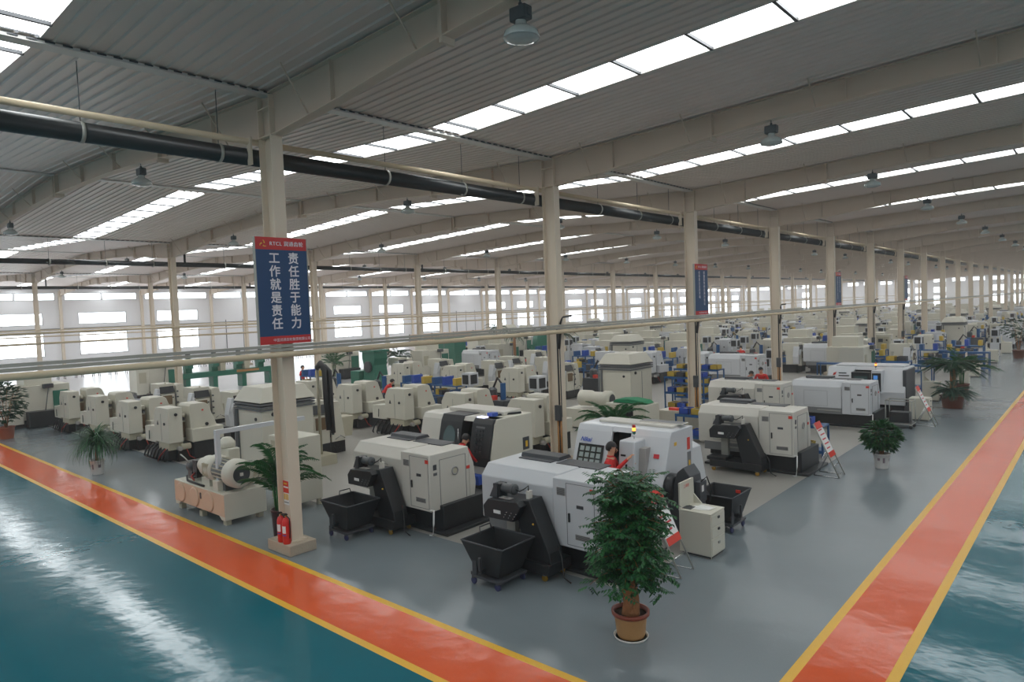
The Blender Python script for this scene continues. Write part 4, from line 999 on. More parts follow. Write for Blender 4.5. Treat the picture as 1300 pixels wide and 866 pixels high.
def cage_trolley():
    t = thing('tube_trolley', 'grey tube-framed trolley in front of the red-logo lathe', 'trolley', (-5.45, 26.3, 0), 0)
    b = MB()
    for x in (-.4, .4):
        for y in (-.28, .28): b.tube([(x, y, .14), (x, y, .95)], .018, 'rail_grey', 8)
    for z in (.16, .95):
        for y in (-.28, .28): b.tube([(-.42, y, z), (.42, y, z)], .018, 'rail_grey', 8)
        for x in (-.4, .4): b.tube([(x, -.28, z), (x, .28, z)], .018, 'rail_grey', 8)
    b.build('frame', t)
    b = MB(); b.box(-.4, .4, -.28, .28, .16, .2, 'dark_grey'); b.build('shelf', t)
    b = MB(); b.box(-.3, .3, -.2, .2, .2, .55, 'black_paint'); b.build('bin', t, bevel=.02)
    for x in (-.36, .36):
        for y in (-.25, .25):
            b = MB(); b.rev([(.05, -.02), (.06, 0), (.05, .02)], (x, y, .06), 'rubber', 'y', 14); b.box(x - .02, x + .02, y - .02, y + .02, .1, .16, 'rail_grey'); b.build('caster', t)
cage_trolley()
def rack(loc, w, d, h, label, n=3, goods=True, rz=0, grp='blue steel racks and benches'):
    t = thing('parts_rack', label, 'rack', loc, rz, grp)
    for x in (0, w - .05):
        for y in (0, d - .05):
            b = MB(); b.box(x, x + .05, y, y + .05, 0, h, 'rack_blue'); b.build('post', t)
    for k in range(n):
        z = .15 + (h - .2) * k / max(1, n - 1); b = MB(); b.box(0, w, 0, d, z, z + .04, 'rack_blue'); b.box(0, w, -.01, .01, z - .03, z + .06, 'rack_blue'); b.build('shelf', t)
        if goods and k < n:
            i = .1; j = 0
            while i < w - .3:
                m = ('part_yellow', 'bin_blue', 'part_yellow', 'dark_grey')[(j + k) % 4]
                g = tag(MBbox(loc, rz, i, z + .041, m, d), '%s crate %s from left, %s shelf, %s' % ({'part_yellow': 'yellow', 'bin_blue': 'blue', 'dark_grey': 'grey'}[m], ORD[j + 1], ('bottom', 'second', 'third', 'top')[k], label), 'crate', 'crates on the blue racks')
                i += .42; j += 1
    return t
def MBbox(loc, rz, i, z, m, d):
    b = MB(); h = .2
    b.box(0, .34, 0, d - .2, 0, .02, m); b.box(0, .02, 0, d - .2, 0, h, m); b.box(.32, .34, 0, d - .2, 0, h, m); b.box(0, .34, 0, .02, 0, h, m); b.box(0, .34, d - .22, d - .2, 0, h, m); b.box(.04, .3, .04, d - .24, .02, h - .03, 'motor_grey')
    o = b.build('parts_crate'); c, s_ = math.cos(rz), math.sin(rz); x, y = i, .1
    o.location = (loc[0] + x * c - y * s_, loc[1] + x * s_ + y * c, z); o.rotation_euler = (0, 0, rz); return o
rack((-6.95, 20.2, 0), .8, .6, .92, 'blue bench behind the leaning notice board', 2)
rack((-14.2, 25.7, 0), 1.8, .7, 1.5, 'blue rack left of the third column', 3)
rack((-10.9, 20.4, 0), 1.1, .6, .9, 'low blue rack right of the third column base', 2)
rack((-15.5, 29.0, 0), 2.2, .7, 1.5, 'far blue rack behind the third column', 3)
rack((-7.5, 33.0, 0), 1.0, .7, 1.7, 'blue rack beside the cream aisle cabinets', 3)
rack((-9.8, 36.2, 0), 3.2, .6, 1.0, 'long low blue rack behind the cycad', 2, False)
rack((-11.5, 36.9, 0), 5.2, .6, 1.2, 'longest blue rail rack behind the red-logo lathe', 2, False)
rack((-7.4, 47.0, 0), 2.2, .6, 1.1, 'small blue rack farther down the aisle', 2, False)
tool_cab((-5.5, 27.9, 0), 'cream cabinet behind the narrow leaning notice board', board=False)
tool_cab((-6.05, 33.2, 0), 'cream cabinet with sloping board just left of the cycad')
tool_cab((-5.75, 38.8, 0), 'cream cabinet just right of the cycad', sc=None, board=False)
tool_cab((-5.9, 43.6, 0), 'cream cabinet with board, third beyond the cycad')
tool_cab((-6.0, 52.5, 0), 'cream cabinet with board far along the aisle')
tool_cab((-6.0, 60.5, 0), 'farthest cream cabinet with board along the aisle')
# white work table with bottles, behind the second white lathe
t = thing('work_table', 'cream work table with bottles and a red box behind the second white lathe', 'table', (-10.6, 21.6, 0))
b = MB(); b.box(-1.4, 1.0, -.35, .35, .78, .84, 'cream_paint'); b.build('tabletop', t, bevel=.01)
b = MB(); b.box(-1.4, 1.0, -.34, -.32, .3, .78, 'cream_paint'); b.build('apron', t)
for x in (-1.32, .92):
    for y in (-.3, .3):
        b = MB(); b.box(x - .03, x + .03, y - .03, y + .03, 0, .78, 'cream_dark'); b.build('leg', t)
tag(MB().box(-11.65, -11.3, 21.35, 21.55, .841, .93, 'sticker_red').build('parts_box', bevel=.01), 'small bright red box on the cream work table', 'box')
for k, (x, m, w) in enumerate(((-11.2, 'bin_blue', 'dark blue'), (-10.55, 'part_yellow', 'yellowish'), (-10.3, 'bottle_blue', 'pale blue'), (-9.9, 'bottle_blue', 'clear'))):
    t = thing('bottle', '%s plastic bottle on the cream work table, %s from its left end' % (w, ORD[k + 1]), 'bottle', (x, 21.6, .841), 0, 'bottles on the work table')
    b = MB(); b.rev([(.0001, 0), (.04, 0), (.042, .02), (.042, .17), (.018, .22)], (0, 0, 0), m, n=14, caps=False); b.build('body', t)
    b = MB(); b.rev([(.018, .22), (.02, .222), (.02, .25), (.0001, .25)], (0, 0, 0), 'bin_blue', n=12, caps=False); b.build('cap', t)
tag(MB().prism([(0, 0), (.1, .12), (.5, .2), (.9, .14), (1.1, .02), (1.1, 0)], 'y', -.3, .3, 'rack_blue').build('cloth_heap', loc=(-9.3, 21.5, .9), bevel=.04), 'teal cloth heaped on the cabinet behind the second white lathe', 'cloth')
t = thing('parts_stand', 'low cream stand under the heaped teal cloth', 'stand', (-9.4, 21.1, 0))
b = MB(); b.box(0, 1.3, 0, .8, .12, .9, 'cream_paint'); b.build('body', t, bevel=.01)
for x in (.02, 1.2):
    for y in (.02, .7): b = MB(); b.box(x, x + .08, y, y + .08, 0, .12, 'cream_dark'); b.build('leg', t)
# coolant unit in front of the tall machine (white box with round port) and green cloth
t = thing('coolant_unit', 'small white coolant cabinet behind the touch-panel lathe, by the potted palm', 'cabinet', (-8.3, 15.0, 0))
b = MB(); b.box(-1.1, .3, 0, .9, .1, 1.45, 'white_paint'); b.prism([(.3, .1), (.3, 1.1), (.55, 1.0), (.7, .1)], 'y', .1, .8, 'white_paint'); b.build('body', t, bevel=.02)
b = MB(); b.box(-.7, -.58, -.012, 0, 1.0, 1.05, 'dark_grey'); b.rev([(.05, 0), (.05, .02)], (.05, -.02, 1.15), 'black_paint', 'y', 12); b.box(.15, .2, -.012, 0, 1.25, 1.3, 'sticker_red'); b.box(.5, .56, .2, .4, .4, .85, 'sticker_yellow'); b.build('fittings', t)
tag(MB().prism([(0, 0), (.15, .12), (.7, .16), (1.2, .1), (1.35, 0)], 'y', 0, .6, 'cloth_green').build('tarpaulin', loc=(-13.1, 20.0, 1.2), bevel=.03), 'bright green tarpaulin folded on a cream cabinet left of the third column', 'tarpaulin')
t = thing('control_cabinet', 'cream cabinet with a tall dark opening under the green tarpaulin', 'cabinet', (-13.3, 19.9, 0))
b = MB(); b.box(0, 1.6, 0, .9, .1, 1.18, 'cream_paint'); b.build('body', t, bevel=.015)
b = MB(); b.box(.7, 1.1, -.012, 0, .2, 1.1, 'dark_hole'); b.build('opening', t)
# low hydraulic pack in front of tall machine by third bay
t = thing('hydraulic_pump_unit', 'cream pump unit with one big motor in front of the tall hooded machine', 'pump', (-15.6, 20.6, 0))
b = MB(); b.box(0, 2.4, 0, .9, .05, .75, 'cream_paint'); b.build('tank', t, bevel=.015)
b = MB(); b.rev([(.2, 0), (.3, .05), (.3, .5), (.26, .6), (.26, 1.1), (.32, 1.12), (.32, 1.35), (.22, 1.42)], (.4, .45, 1.12), 'cream_paint', 'x', 24); b.build('motor', t)
b = MB(); b.rev([(.0001, 1.425), (.2, 1.425)], (.4, .45, 1.12), 'dark_grey', 'x', 20, caps=False); b.build('fan_grille', t)

# ------------------------------------------------------------------ green machines at the far left
def green_line():
    t = thing('drilling_line', 'long green drilling bench with four upright heads at the far left', 'machine', (-45.2, 18.6, 0))
    b = MB(); b.box(-.4, .4, 0, 6.4, .85, 1.2, 'machine_green')
    b.build('bed', t, bevel=.03)
    for y in (.2, 2.0, 4.0, 6.0): b = MB(); b.box(-.35, .35, y, y + .3, 0, .85, 'machine_green'); b.build('leg', t)
    for k, y in enumerate((.3, 2.0, 3.7, 5.3)):
        b = MB(); b.box(-.3, .2, y, y + .42, 1.2, 2.05, 'machine_green'); b.box(.15, .45, y + .02, y + .4, 1.5, 2.15, 'machine_green'); h = b.build('drill_head', t, bevel=.04)
        b = MB(); b.rev([(.13, 2.05), (.15, 2.1), (.15, 2.5), (.08, 2.6)], (.1, y + .22, 0), 'dark_grey', n=14); b.build('motor', h)
        if k in (1, 2):
            b = MB(); b.box(.1, .5, y + .45, y + .8, 1.2, 2.0, 'cream_dark'); b.build('switch_cabinet', h)
    b = MB(); b.box(.4, .46, 3.6, 5.2, 1.0, 1.15, 'conduit_orange'); b.build('tray', t)
green_line()
def green_press(loc, label, s=1.0):
    t = thing('forging_press', label, 'machine', loc)
    t.scale = (s, s, s)
    b = MB(); b.prism([(-.9, 0), (-.8, .5), (-.55, .7), (-.5, 1.5), (-.62, 1.9), (-.62, 2.3), (.62, 2.3), (.62, 1.9), (.5, 1.5), (.6, .8), (.95, .5), (1.0, 0)], 'y', -.5, .5, 'machine_green'); b.build('frame', t, bevel=.04)
    b = MB(); b.box(-1.9, -1.0, -.5, .5, 0, 1.1, 'machine_green'); b.build('power_box', t, bevel=.03)
    b = MB(); b.box(-.7, .7, -.6, .6, 2.3, 2.42, 'machine_green'); b.build('top_plate', t)
    b = MB(); b.rev([(.3, -.62), (.35, -.6), (.35, -.5)], (0, 0, 1.4), 'dark_grey', 'y', 20); b.build('flywheel', t)
green_press((-33.9, 25.6, 0), 'dark green press right of the big slogan sign')
t = thing('green_cabinet', 'plain green cabinet at the fourth column of the second row', 'cabinet', (-39.5, 35.6, 0))
b = MB(); b.box(0, 2.2, 0, 1.2, .1, 2.6, 'machine_green'); b.build('body', t, bevel=.02)
b = MB(); b.box(1.05, 1.1, -.01, 0, .2, 2.5, 'seam'); b.build('door_seam', t)
t = thing('tumbling_drum', 'round green drum machine on the second column row', 'machine', (-37.0, 46.5, 0))
b = MB(); b.rev([(.5, -1.1), (1.15, -.7), (1.15, .7), (.5, 1.1)], (0, 0, 1.6), 'machine_green', 'x', 24); b.build('drum', t)
b = MB(); b.box(-1.2, -.9, -.8, .8, 0, 1.4, 'machine_green'); b.box(.9, 1.2, -.8, .8, 0, 1.4, 'machine_green'); b.build('cradle', t)
t = thing('forging_press', 'grey-green press under the rail right of the second column', 'machine', (-34.0, 42.5, 0))
b = MB(); b.box(-1, 1, -.6, .6, 0, 1.2, 'machine_green'); b.box(-.5, .5, -.4, .4, 1.2, 2.4, 'machine_green'); b.build('frame', t, bevel=.04)
b = MB(); b.rev([(.4, 0), (.4, .5), (.2, .7)], (0, 0, 2.4), 'dark_grey', n=16); b.build('cylinder', t)
# pale wooden partition and stools on the white floor
t = thing('partition', 'pale wooden partition by the far windows', 'partition', (-74, 62, 0))
b = MB(); b.box(-.05, .05, 0, 17, .1, 1.5, 'wood_board'); b.build('panel', t)
b = MB()
for y in (0, 4.2, 8.5, 12.7, 16.9): b.box(-.08, .08, y, y + .1, 0, 1.55, 'dark_grey')
b.build('post', t)
STP = None
for k in range(22):
    y = 14.0 + 1.35 * k
    if STP is None:
        STP = thing('stool', '', '')
        b = MB(); b.box(-.2, .2, -.25, .25, .62, .68, 'warm_white'); b.build('seat', STP, bevel=.01)
        for x in (-.17, .17):
            for yy in (-.2, .2):
                b = MB(); b.tube([(x, yy, .62), (x * 1.3, yy * 1.3, 0)], .03, 'dark_grey', 6); b.build('leg', STP)
    put(STP, (-68, y, 0), 0, 'small stool on the far white floor, %s from the left in its row' % ORD[k + 1], 'stool', 'stools on the white floor')

# ------------------------------------------------------------------ plants
def leafquad(b, p, d, up, L, W, m, bend=.25):
    d = d.normalized(); s = d.cross(up)
    if s.length < 1e-3: s = d.cross(Vector((1, 0, .1)))
    s.normalize(); n = s.cross(d)
    a = p; q1 = p + d * L * .45 + n * L * .03; q2 = p + d * L - n * L * bend
    b.faces([a, q1 + s * W * .5, q2, q1 - s * W * .5], [(0, 1, 2), (0, 2, 3)], m)
def curve_pts(p, az, el, L, droop, n=8):
    out = [Vector(p)]; a = el; q = Vector(p)
    for k in range(n):
        q = q + Vector((math.cos(az) * math.cos(a), math.sin(az) * math.cos(a), math.sin(a))) * (L / n)
        a -= droop / n; out.append(q.copy())
    return out
def frond(b, p, az, el, L, droop, nl, ll, lw, m, ms='leaf_dark', up=.25, lift=0.5):
    pts = curve_pts(p, az, el, L, droop)
    b.tube(pts, .007 * L + .002, ms, 4, .002)
    for k in range(nl):
        u = .18 + .82 * k / (nl - 1); f = u * (len(pts) - 1); i = min(int(f), len(pts) - 2)
        c = pts[i].lerp(pts[i + 1], f - i); d = (pts[i + 1] - pts[i]).normalized()
        s = d.cross(Vector((0, 0, 1))).normalized(); l = ll * (math.sin(PI * (.12 + .83 * u)) ** .6)
        for e in (-1, 1): leafquad(b, c, s * e * .9 + d * lift + Vector((0, 0, up + rp.uniform(-.15, .1))), Vector((0, 0, 1)), l, lw, m, .3)
rp = random.Random(5)
def pot(t, kind, r=.25, h=.36):
    if kind == 'glazed':
        b = MB(); b.rev([(.0001, .02), (r * .78, .02), (r * .84, .06), (r * .95, h * .8), (r * .96, h * .86)], (0, 0, 0), 'pot_tan', n=32, caps=False); p = b.build('pot', t)
        b = MB(); b.rev([(r * .96, h * .84), (r * 1.1, h * .87), (r * 1.12, h), (r * 1.0, h * 1.01), (r * .95, h * .88)], (0, 0, 0), 'pot_rim', n=32, caps=False); b.build('rim', p)
        b = MB(); b.rev([(.0001, 0), (r * .95, 0), (r * 1.02, .035), (r * .98, .035), (r * .9, .012)], (0, 0, 0), 'saucer', n=32, caps=False); b.build('saucer', t)
    else:
        m = {'terracotta': 'pot_terracotta', 'bucket': 'bucket_white', 'dark': 'pot_dark', 'brown': 'pot_brown'}[kind]
        b = MB(); b.rev([(.0001, 0), (r * .78, 0), (r * .8, .02), (r * .98, h * .92), (r * 1.06, h * .93), (r * 1.06, h), (r * .98, h), (r * .96, h * .85)], (0, 0, 0), m, n=28, caps=False); p = b.build('pot', t)
        if kind == 'bucket':
            b = MB()
            for a0, z0, z1, w in ((-1.9, .55, .72, .35), (-1.2, .4, .75, .3), (-.2, .5, .7, .4)):
                for j in range(4):
                    a, c = a0 + w * j / 4, a0 + w * (j + 1) / 4
                    ra = r * (.8 + .18 * z0) * 1.012; rb = r * (.8 + .18 * z1) * 1.012
                    b.faces([(ra * math.cos(a), ra * math.sin(a), h * z0), (ra * math.cos(c), ra * math.sin(c), h * z0), (rb * math.cos(c), rb * math.sin(c), h * z1), (rb * math.cos(a), rb * math.sin(a), h * z1)], [(0, 1, 2, 3)], 'bucket_print')
            b.build('printed_mark', p)
    b = MB(); b.rev([(.0001, h * .87), (r * .955, h * .86)], (0, 0, 0), 'soil', n=20, caps=False); b.build('soil', t)
def money_tree(loc, label):
    t = thing('potted_tree', label, 'plant', loc); pot(t, 'glazed', .235, .38)
    b = MB()
    for k in range(3):
        pts = [(.06 * math.cos(2.1 * k + z * 3.2), .06 * math.sin(2.1 * k + z * 3.2), .3 + z) for z in [i * .06 for i in range(11)]]
        b.tube(pts, .075, 'bark', 10, .055)
    b.tube([(0, 0, .3), (0, 0, .42)], .12, 'bark', 12, .09)
    st = b.build('trunk', t)
    b = MB(); f = MB()
    for k in range(92):
        u = k / 91; z0 = .86 + 1.22 * u
        az = k * 2.39996; el = R(rp.uniform(0, 30) + 45 * u)
        L = rp.uniform(.34, .74) * (1.0 - .32 * u) * (0.78 + .22 * min(1, u * 4))
        base = (.05 * math.cos(az), .05 * math.sin(az), z0)
        pts = curve_pts(base, az, el, L, R(rp.uniform(40, 85)), 6)
        b.tube(pts, .007, 'bark', 4, .003)
        for j in range(1, len(pts)):
            d = (pts[j] - pts[j - 1]).normalized()
            for e in range(3):
                a2 = rp.uniform(0, 2 * PI); dd = (d * .5 + Vector((math.cos(a2), math.sin(a2), rp.uniform(-.6, .25)))).normalized()
                q = pts[j]; l2 = rp.uniform(.1, .2)
                for w in range(4):
                    c = q + dd * l2 * (w + 1) / 4; s = dd.cross(Vector((0, 0, 1))); s = s.normalized() if s.length > .01 else Vector((1, 0, 0))
                    for g in (-1, 1): leafquad(f, c, s * g + dd * .6 + Vector((0, 0, -.25)), Vector((0, 0, 1)), rp.uniform(.055, .085), .04, 'leaf' if rp.random() < .6 else 'leaf_dark', .15)
    for k in range(5):
        az = k * 1.3; b.tube(curve_pts((0, 0, .85), az, R(80), .85, R(18), 6), .026, 'bark', 6, .008)
    b.build('branches', t); f.build('foliage', t)
money_tree((-4.98, 7.9, 0), 'tall leafy potted tree in a tan pot with dark red rim, nearest the camera')
def grass_plant(loc, label):
    t = thing('potted_ponytail', label, 'plant', loc); pot(t, 'bucket', .2, .45)
    b = MB(); b.tube([(0, 0, .36), (.01, 0, .75), (0, .01, .95)], .05, 'bark', 8, .035); b.build('stem', t)
    b = MB()
    for k in range(430):
        az = rp.uniform(0, 2 * PI); el = R(rp.uniform(5, 88)); L = rp.uniform(.7, 1.08)
        pts = curve_pts((.02 * math.cos(az), .02 * math.sin(az), rp.uniform(.82, 1.02)), az, el, L, R(rp.uniform(90, 165)), 6)
        s = Vector((-math.sin(az), math.cos(az), 0)) * .018; vs = []
        for i, p in enumerate(pts): w = 1 - (i / 6) ** 2 * .9; vs += [p - s * w, p + s * w]
        b.faces(vs, [(2 * i, 2 * i + 1, 2 * i + 3, 2 * i + 2) for i in range(6)], 'leaf_dark' if rp.random() < .5 else 'leaf')
    b.build('foliage', t)
grass_plant((-23.4, 7.0, 0), 'drooping grassy plant in a white bucket on the grey floor by the orange lane')
def bush(loc, label, kind='bucket', r=.2, ph=.4, z0=.55, z1=1.15, rad=.45, n=300, m='leaf', tall=None):
    t = thing('potted_bush', label, 'plant', loc); pot(t, kind, r, ph)
    b = MB()
    for k in range(6):
        az = k * 1.05; b.tube(curve_pts((.03 * math.cos(az), .03 * math.sin(az), ph * .8), az, R(82), z1 - ph * .8, R(25), 5), .018, 'bark', 5, .006)
    b.build('stem', t)
    f = MB()
    for k in range(n):
        u = rp.random(); a = rp.uniform(0, 2 * PI); ph_ = math.acos(1 - 2 * rp.random()); q = rp.uniform(.55, 1)
        c = Vector((rad * q * math.sin(ph_) * math.cos(a), rad * q * math.sin(ph_) * math.sin(a), (z0 + z1) / 2 + (z1 - z0) * .62 * q * math.cos(ph_)))
        out = Vector((c.x, c.y, (c.z - z0) * .5)).normalized()
        for w in range(5):
            ang = (w - 2) * .5; d = out.copy(); d.rotate(Matrix.Rotation(ang, 3, 'Z')); d.z -= .35
            leafquad(f, c, d, Vector((0, 0, 1)), rp.uniform(.13, .2), .065, m if rp.random() < .6 else 'leaf_dark', .3)
    f.build('foliage', t)
bush((-4.57, 19.85, 0), 'dense round bush in a white bucket on the grey aisle floor')
bush((-34.5, 7.05, 0), 'branching potted tree in a red clay pot at the far left edge', 'terracotta', .3, .5, .85, 2.2, .8, 420, 'leaf_dark')
def palm(loc, label, kind, r, h, n, L, el0, el1, droop, z, nl=24, ll=.28, m='leaf', trunk=0, up=.2, avoid=None, lw=.03, zs=.1):
    t = thing('potted_palm', label, 'plant', loc); pot(t, kind, r, h)
    b = MB()
    if trunk: b.tube([(0, 0, h * .8), (0, 0, h + trunk)], .12, 'bark', 12, .1)
    else:
        for k in range(7): a = k * .9; b.tube([(.06 * math.cos(a), .06 * math.sin(a), h * .8), (.1 * math.cos(a), .1 * math.sin(a), z)], .018, 'leaf', 6)
    b.build('stem', t)
    b = MB()
    for k in range(n):
        az = k * 2.39996 + rp.uniform(-.2, .2); u = rp.random()
        if avoid is not None and math.cos(az - avoid) > .55: az += PI
        frond(b, (.04 * math.cos(az), .04 * math.sin(az), z + rp.uniform(-zs, zs)), az, R(el0 + (el1 - el0) * (k / n)), L * rp.uniform(.8, 1.1), R(droop * rp.uniform(.8, 1.2)), nl, ll, lw, m, up=up)
    b.build('foliage', t)
palm((-13.02, 7.2, 0), 'feathery palm in a tall dark pot just behind the first column', 'dark', .17, .62, 26, 1.1, 50, 88, 100, 1.1, 20, .22, 'leaf', avoid=R(-30), lw=.013, zs=.32)
palm((-10.35, 15.9, 0), 'green palm behind the touch-panel lathe, right of the second column', 'brown', .25, .45, 26, 1.25, 30, 84, 95, 1.1, 26, .24, 'leaf', lw=.024)
palm((-4.72, 31.7, 0), 'low cycad in a wide brown pot on the aisle', 'brown', .42, .5, 34, .85, -5, 55, 60, .62, 22, .16, 'leaf_blue', .0)
palm((-4.9, 33.0, 0), 'taller flat-topped cycad on a trunk behind the low one', 'brown', .36, .5, 44, 1.25, -5, 30, 45, 1.62, 24, .2, 'leaf_dark', 1.1)
palm((-5.0, 35.9, 0), 'light feathery palm behind the two cycads', 'brown', .3, .5, 16, 1.7, 35, 82, 95, 1.0, 20, .26, 'leaf')
bush((-4.64, 56.5, 0), 'thin-stemmed potted tree far down the aisle at the right edge', 'brown', .35, .55, 1.5, 2.7, 1.0, 240, 'leaf_dark')
palm((-30.0, 39.4, 0), 'small palm standing on the far floor right of the second column', 'brown', .3, .5, 16, 1.2, 0, 60, 80, 2.6, 14, .25, 'leaf_dark', 2.0)
palm((-33.5, 38.2, 0), 'small palm tree standing left of the second column', 'brown', .3, .5, 16, 1.2, 0, 60, 80, 2.6, 14, .25, 'leaf_dark', 2.0)
palm((-39.2, 26.2, 0), 'palm beside the big slogan sign on the far floor', 'bucket', .3, .5, 14, 1.5, 25, 80, 70, 1.3, 16, .3, 'leaf')
palm((-48.0, 52.0, 0), 'far palm by the wooden partition', 'brown', .3, .5, 14, 1.4, 0, 60, 80, 2.6, 14, .3, 'leaf_dark', 2.0)
palm((-36.5, 29.5, 0), 'bushy palm just right of the big slogan sign', 'brown', .3, .5, 18, 1.3, 10, 75, 90, 1.6, 14, .3, 'leaf_dark', 1.0)

# ------------------------------------------------------------------ people
def person(loc, rz, label, pose='stand', hair='short'):
    """body faces local -Y; one continuous skinned surface, hair as a child"""
    t = thing('person', label, 'person', loc, rz)
    bend = {'stand': 0.04, 'reach': 0.10, 'bend': 0.75, 'work': 0.28}[pose]
    hip = Vector((0, 0, .92))
    def up(d, x=0, y=0):   # point at distance d up the bent spine
        return hip + Vector((x, -math.sin(bend) * d + y * math.cos(bend), math.cos(bend) * d + y * math.sin(bend)))
    J = {'pel': hip, 'waist': up(.16), 'chest': up(.36), 'neck0': up(.50), 'neck': up(.57)}
    nod = bend * (.6 if pose == 'bend' else 1.2)
    hd = J['neck'] + Vector((0, -math.sin(nod) * .09 - .012, math.cos(nod) * .09)); J['head'] = hd
    J['crown'] = hd + Vector((0, -math.sin(nod) * .1 + .012, math.cos(nod) * .1))
    rad = {'pel': (.155, .115), 'waist': (.14, .105), 'chest': (.165, .115), 'neck0': (.085, .07), 'neck': (.052, .052), 'head': (.078, .092), 'crown': (.072, .085)}
    E = [('pel', 'waist'), ('waist', 'chest'), ('chest', 'neck0'), ('neck0', 'neck'), ('neck', 'head'), ('head', 'crown')]
    part = {('neck', 'head'): 'skin', ('head', 'crown'): 'skin', ('neck0', 'neck'): 'skin'}
    hands = {'stand': ((.27, -.12, .95), (.30, .0, 1.18)), 'reach': ((.15, -.42, 1.45), (.27, -.17, 1.2)), 'bend': ((.16, -.62, .88), (.24, -.40, 1.08)), 'work': ((.14, -.40, 1.08), (.28, -.10, 1.12))}[pose]
    for sg, n in ((1, 'L'), (-1, 'R')):
        sh = up(.46, sg * .19); h, e = Vector(hands[0]), Vector(hands[1])
        if pose == 'reach' and sg > 0: h = Vector((.12, -.40, 1.28)); e = Vector((.27, -.14, 1.12))
        h.x *= sg; e.x *= sg
        J['sh' + n] = sh; J['el' + n] = e; J['wr' + n] = h
        d = (h - e).normalized(); J['palm' + n] = h + d * .07
        rad['sh' + n] = (.072, .068); rad['el' + n] = (.05, .05); rad['wr' + n] = (.031, .03); rad['palm' + n] = (.036, .022)
        E += [('chest', 'sh' + n), ('sh' + n, 'el' + n), ('el' + n, 'wr' + n), ('wr' + n, 'palm' + n)]
        part[('wr' + n, 'palm' + n)] = 'skin'
        side = d.cross(Vector((0, 0, 1))).normalized(); dn = d.cross(side)
        for k in range(4):
            o = side * (.026 - .0175 * k); L = (.066, .076, .07, .054)[k]
            a, b_, c = J['palm' + n] + o + d * .012, J['palm' + n] + o * 1.1 + d * (.012 + L * .55), J['palm' + n] + o * 1.1 + d * (.012 + L * .85) + dn * L * .4
            for q, (nm, p) in enumerate((('f%d0' % k, a), ('f%d1' % k, b_), ('f%d2' % k, c))): J[nm + n] = p; rad[nm + n] = ((.0098, .0098), (.009, .009), (.007, .007))[q]
            E += [('palm' + n, 'f%d0' % k + n), ('f%d0' % k + n, 'f%d1' % k + n), ('f%d1' % k + n, 'f%d2' % k + n)]
            for ed in E[-3:]: part[ed] = 'skin'
        J['t0' + n] = h + d * .035 + side * .034; J['t1' + n] = h + d * .075 + side * .058 + dn * .012
        rad['t0' + n] = (.012, .012); rad['t1' + n] = (.009, .009)
        E += [('wr' + n, 't0' + n), ('t0' + n, 't1' + n)]
        for ed in E[-2:]: part[ed] = 'skin'
        st = .05 if sg > 0 else -.04
        hipj = hip + Vector((sg * .095, 0, -.06)); kn = Vector((sg * .11, -.03 + st * .5, .49)); an = Vector((sg * .115, .03 + st, .09)); toe = Vector((sg * .13, -.14 + st, .045))
        for nm, p, r_ in (('hip', hipj, (.095, .095)), ('kn', kn, (.064, .066)), ('an', an, (.044, .05)), ('toe', toe, (.042, .03))): J[nm + n] = p; rad[nm + n] = r_
        E += [('pel', 'hip' + n), ('hip' + n, 'kn' + n), ('kn' + n, 'an' + n), ('an' + n, 'toe' + n)]
        part[('pel', 'hip' + n)] = 'trouser'; part[('hip' + n, 'kn' + n)] = 'trouser'; part[('kn' + n, 'an' + n)] = 'trouser'; part[('an' + n, 'toe' + n)] = 'shoe'
    names = list(J); idx = {k: i for i, k in enumerate(names)}
    me = bpy.data.meshes.new('body'); me.from_pydata([J[k] for k in names], [(idx[a], idx[b]) for a, b in E], [])
    o = bpy.data.objects.new('body', me); COL.objects.link(o)
    sk = o.modifiers.new('skin', 'SKIN'); sk.use_smooth_shade = True
    for i, k in enumerate(names): me.skin_vertices[0].data[i].radius = rad[k]; me.skin_vertices[0].data[i].use_root = (k == 'pel')
    sub = o.modifiers.new('sub', 'SUBSURF'); sub.levels = 2; sub.render_levels = 2
    dg = bpy.context.evaluated_depsgraph_get(); dg.update()
    nm = bpy.data.meshes.new_from_object(o.evaluated_get(dg)); o.modifiers.clear(); o.data = nm; nm.name = 'body'
    nm.materials.clear()
    ml = ['jacket_red', 'skin', 'trouser', 'shoe']
    for m in ml: nm.materials.append(MATS[m])
    segs = [(J[a], J[b], ml.index(part.get((a, b), 'jacket_red'))) for a, b in E]
    for p in nm.polygons:
        c = p.center; best = (9, 0)
        for a, b_, k in segs:
            ab = b_ - a; u = max(0, min(1, (c - a).dot(ab) / max(1e-9, ab.dot(ab)))); dd = (c - a - ab * u).length
            if dd < best[0]: best = (dd, k)
        p.material_index = best[1]; p.use_smooth = True
    # nose, eyes and ears shaped on the head
    rot = Matrix.Rotation(nod, 4, 'X')
    o.parent = t
    f = MB()
    def H(x, y, z): return tuple(hd + rot.to_3x3() @ Vector((x, y, z)))
    f.tube([H(0, -.088, .035), H(0, -.112, -.002), H(0, -.09, -.012)], .012, 'skin', 6)
    for s_ in (-1, 1):
        f.ball(H(s_ * .032, -.083, .03), .0095, 'hair', 5); f.ball(H(s_ * .082, .005, .012), .02, 'skin', 5, (.5, 1, 1.4)); f.tube([H(s_ * .018, -.09, .05), H(s_ * .046, -.08, .05)], .005, 'hair', 5)
    f.tube([H(-.022, -.087, -.038), H(.022, -.087, -.038)], .006, 'sticker_red', 5)
    f.build('face', t)
    h = MB(); R3 = rot.to_3x3(); n = 12; vs = []; fs = []
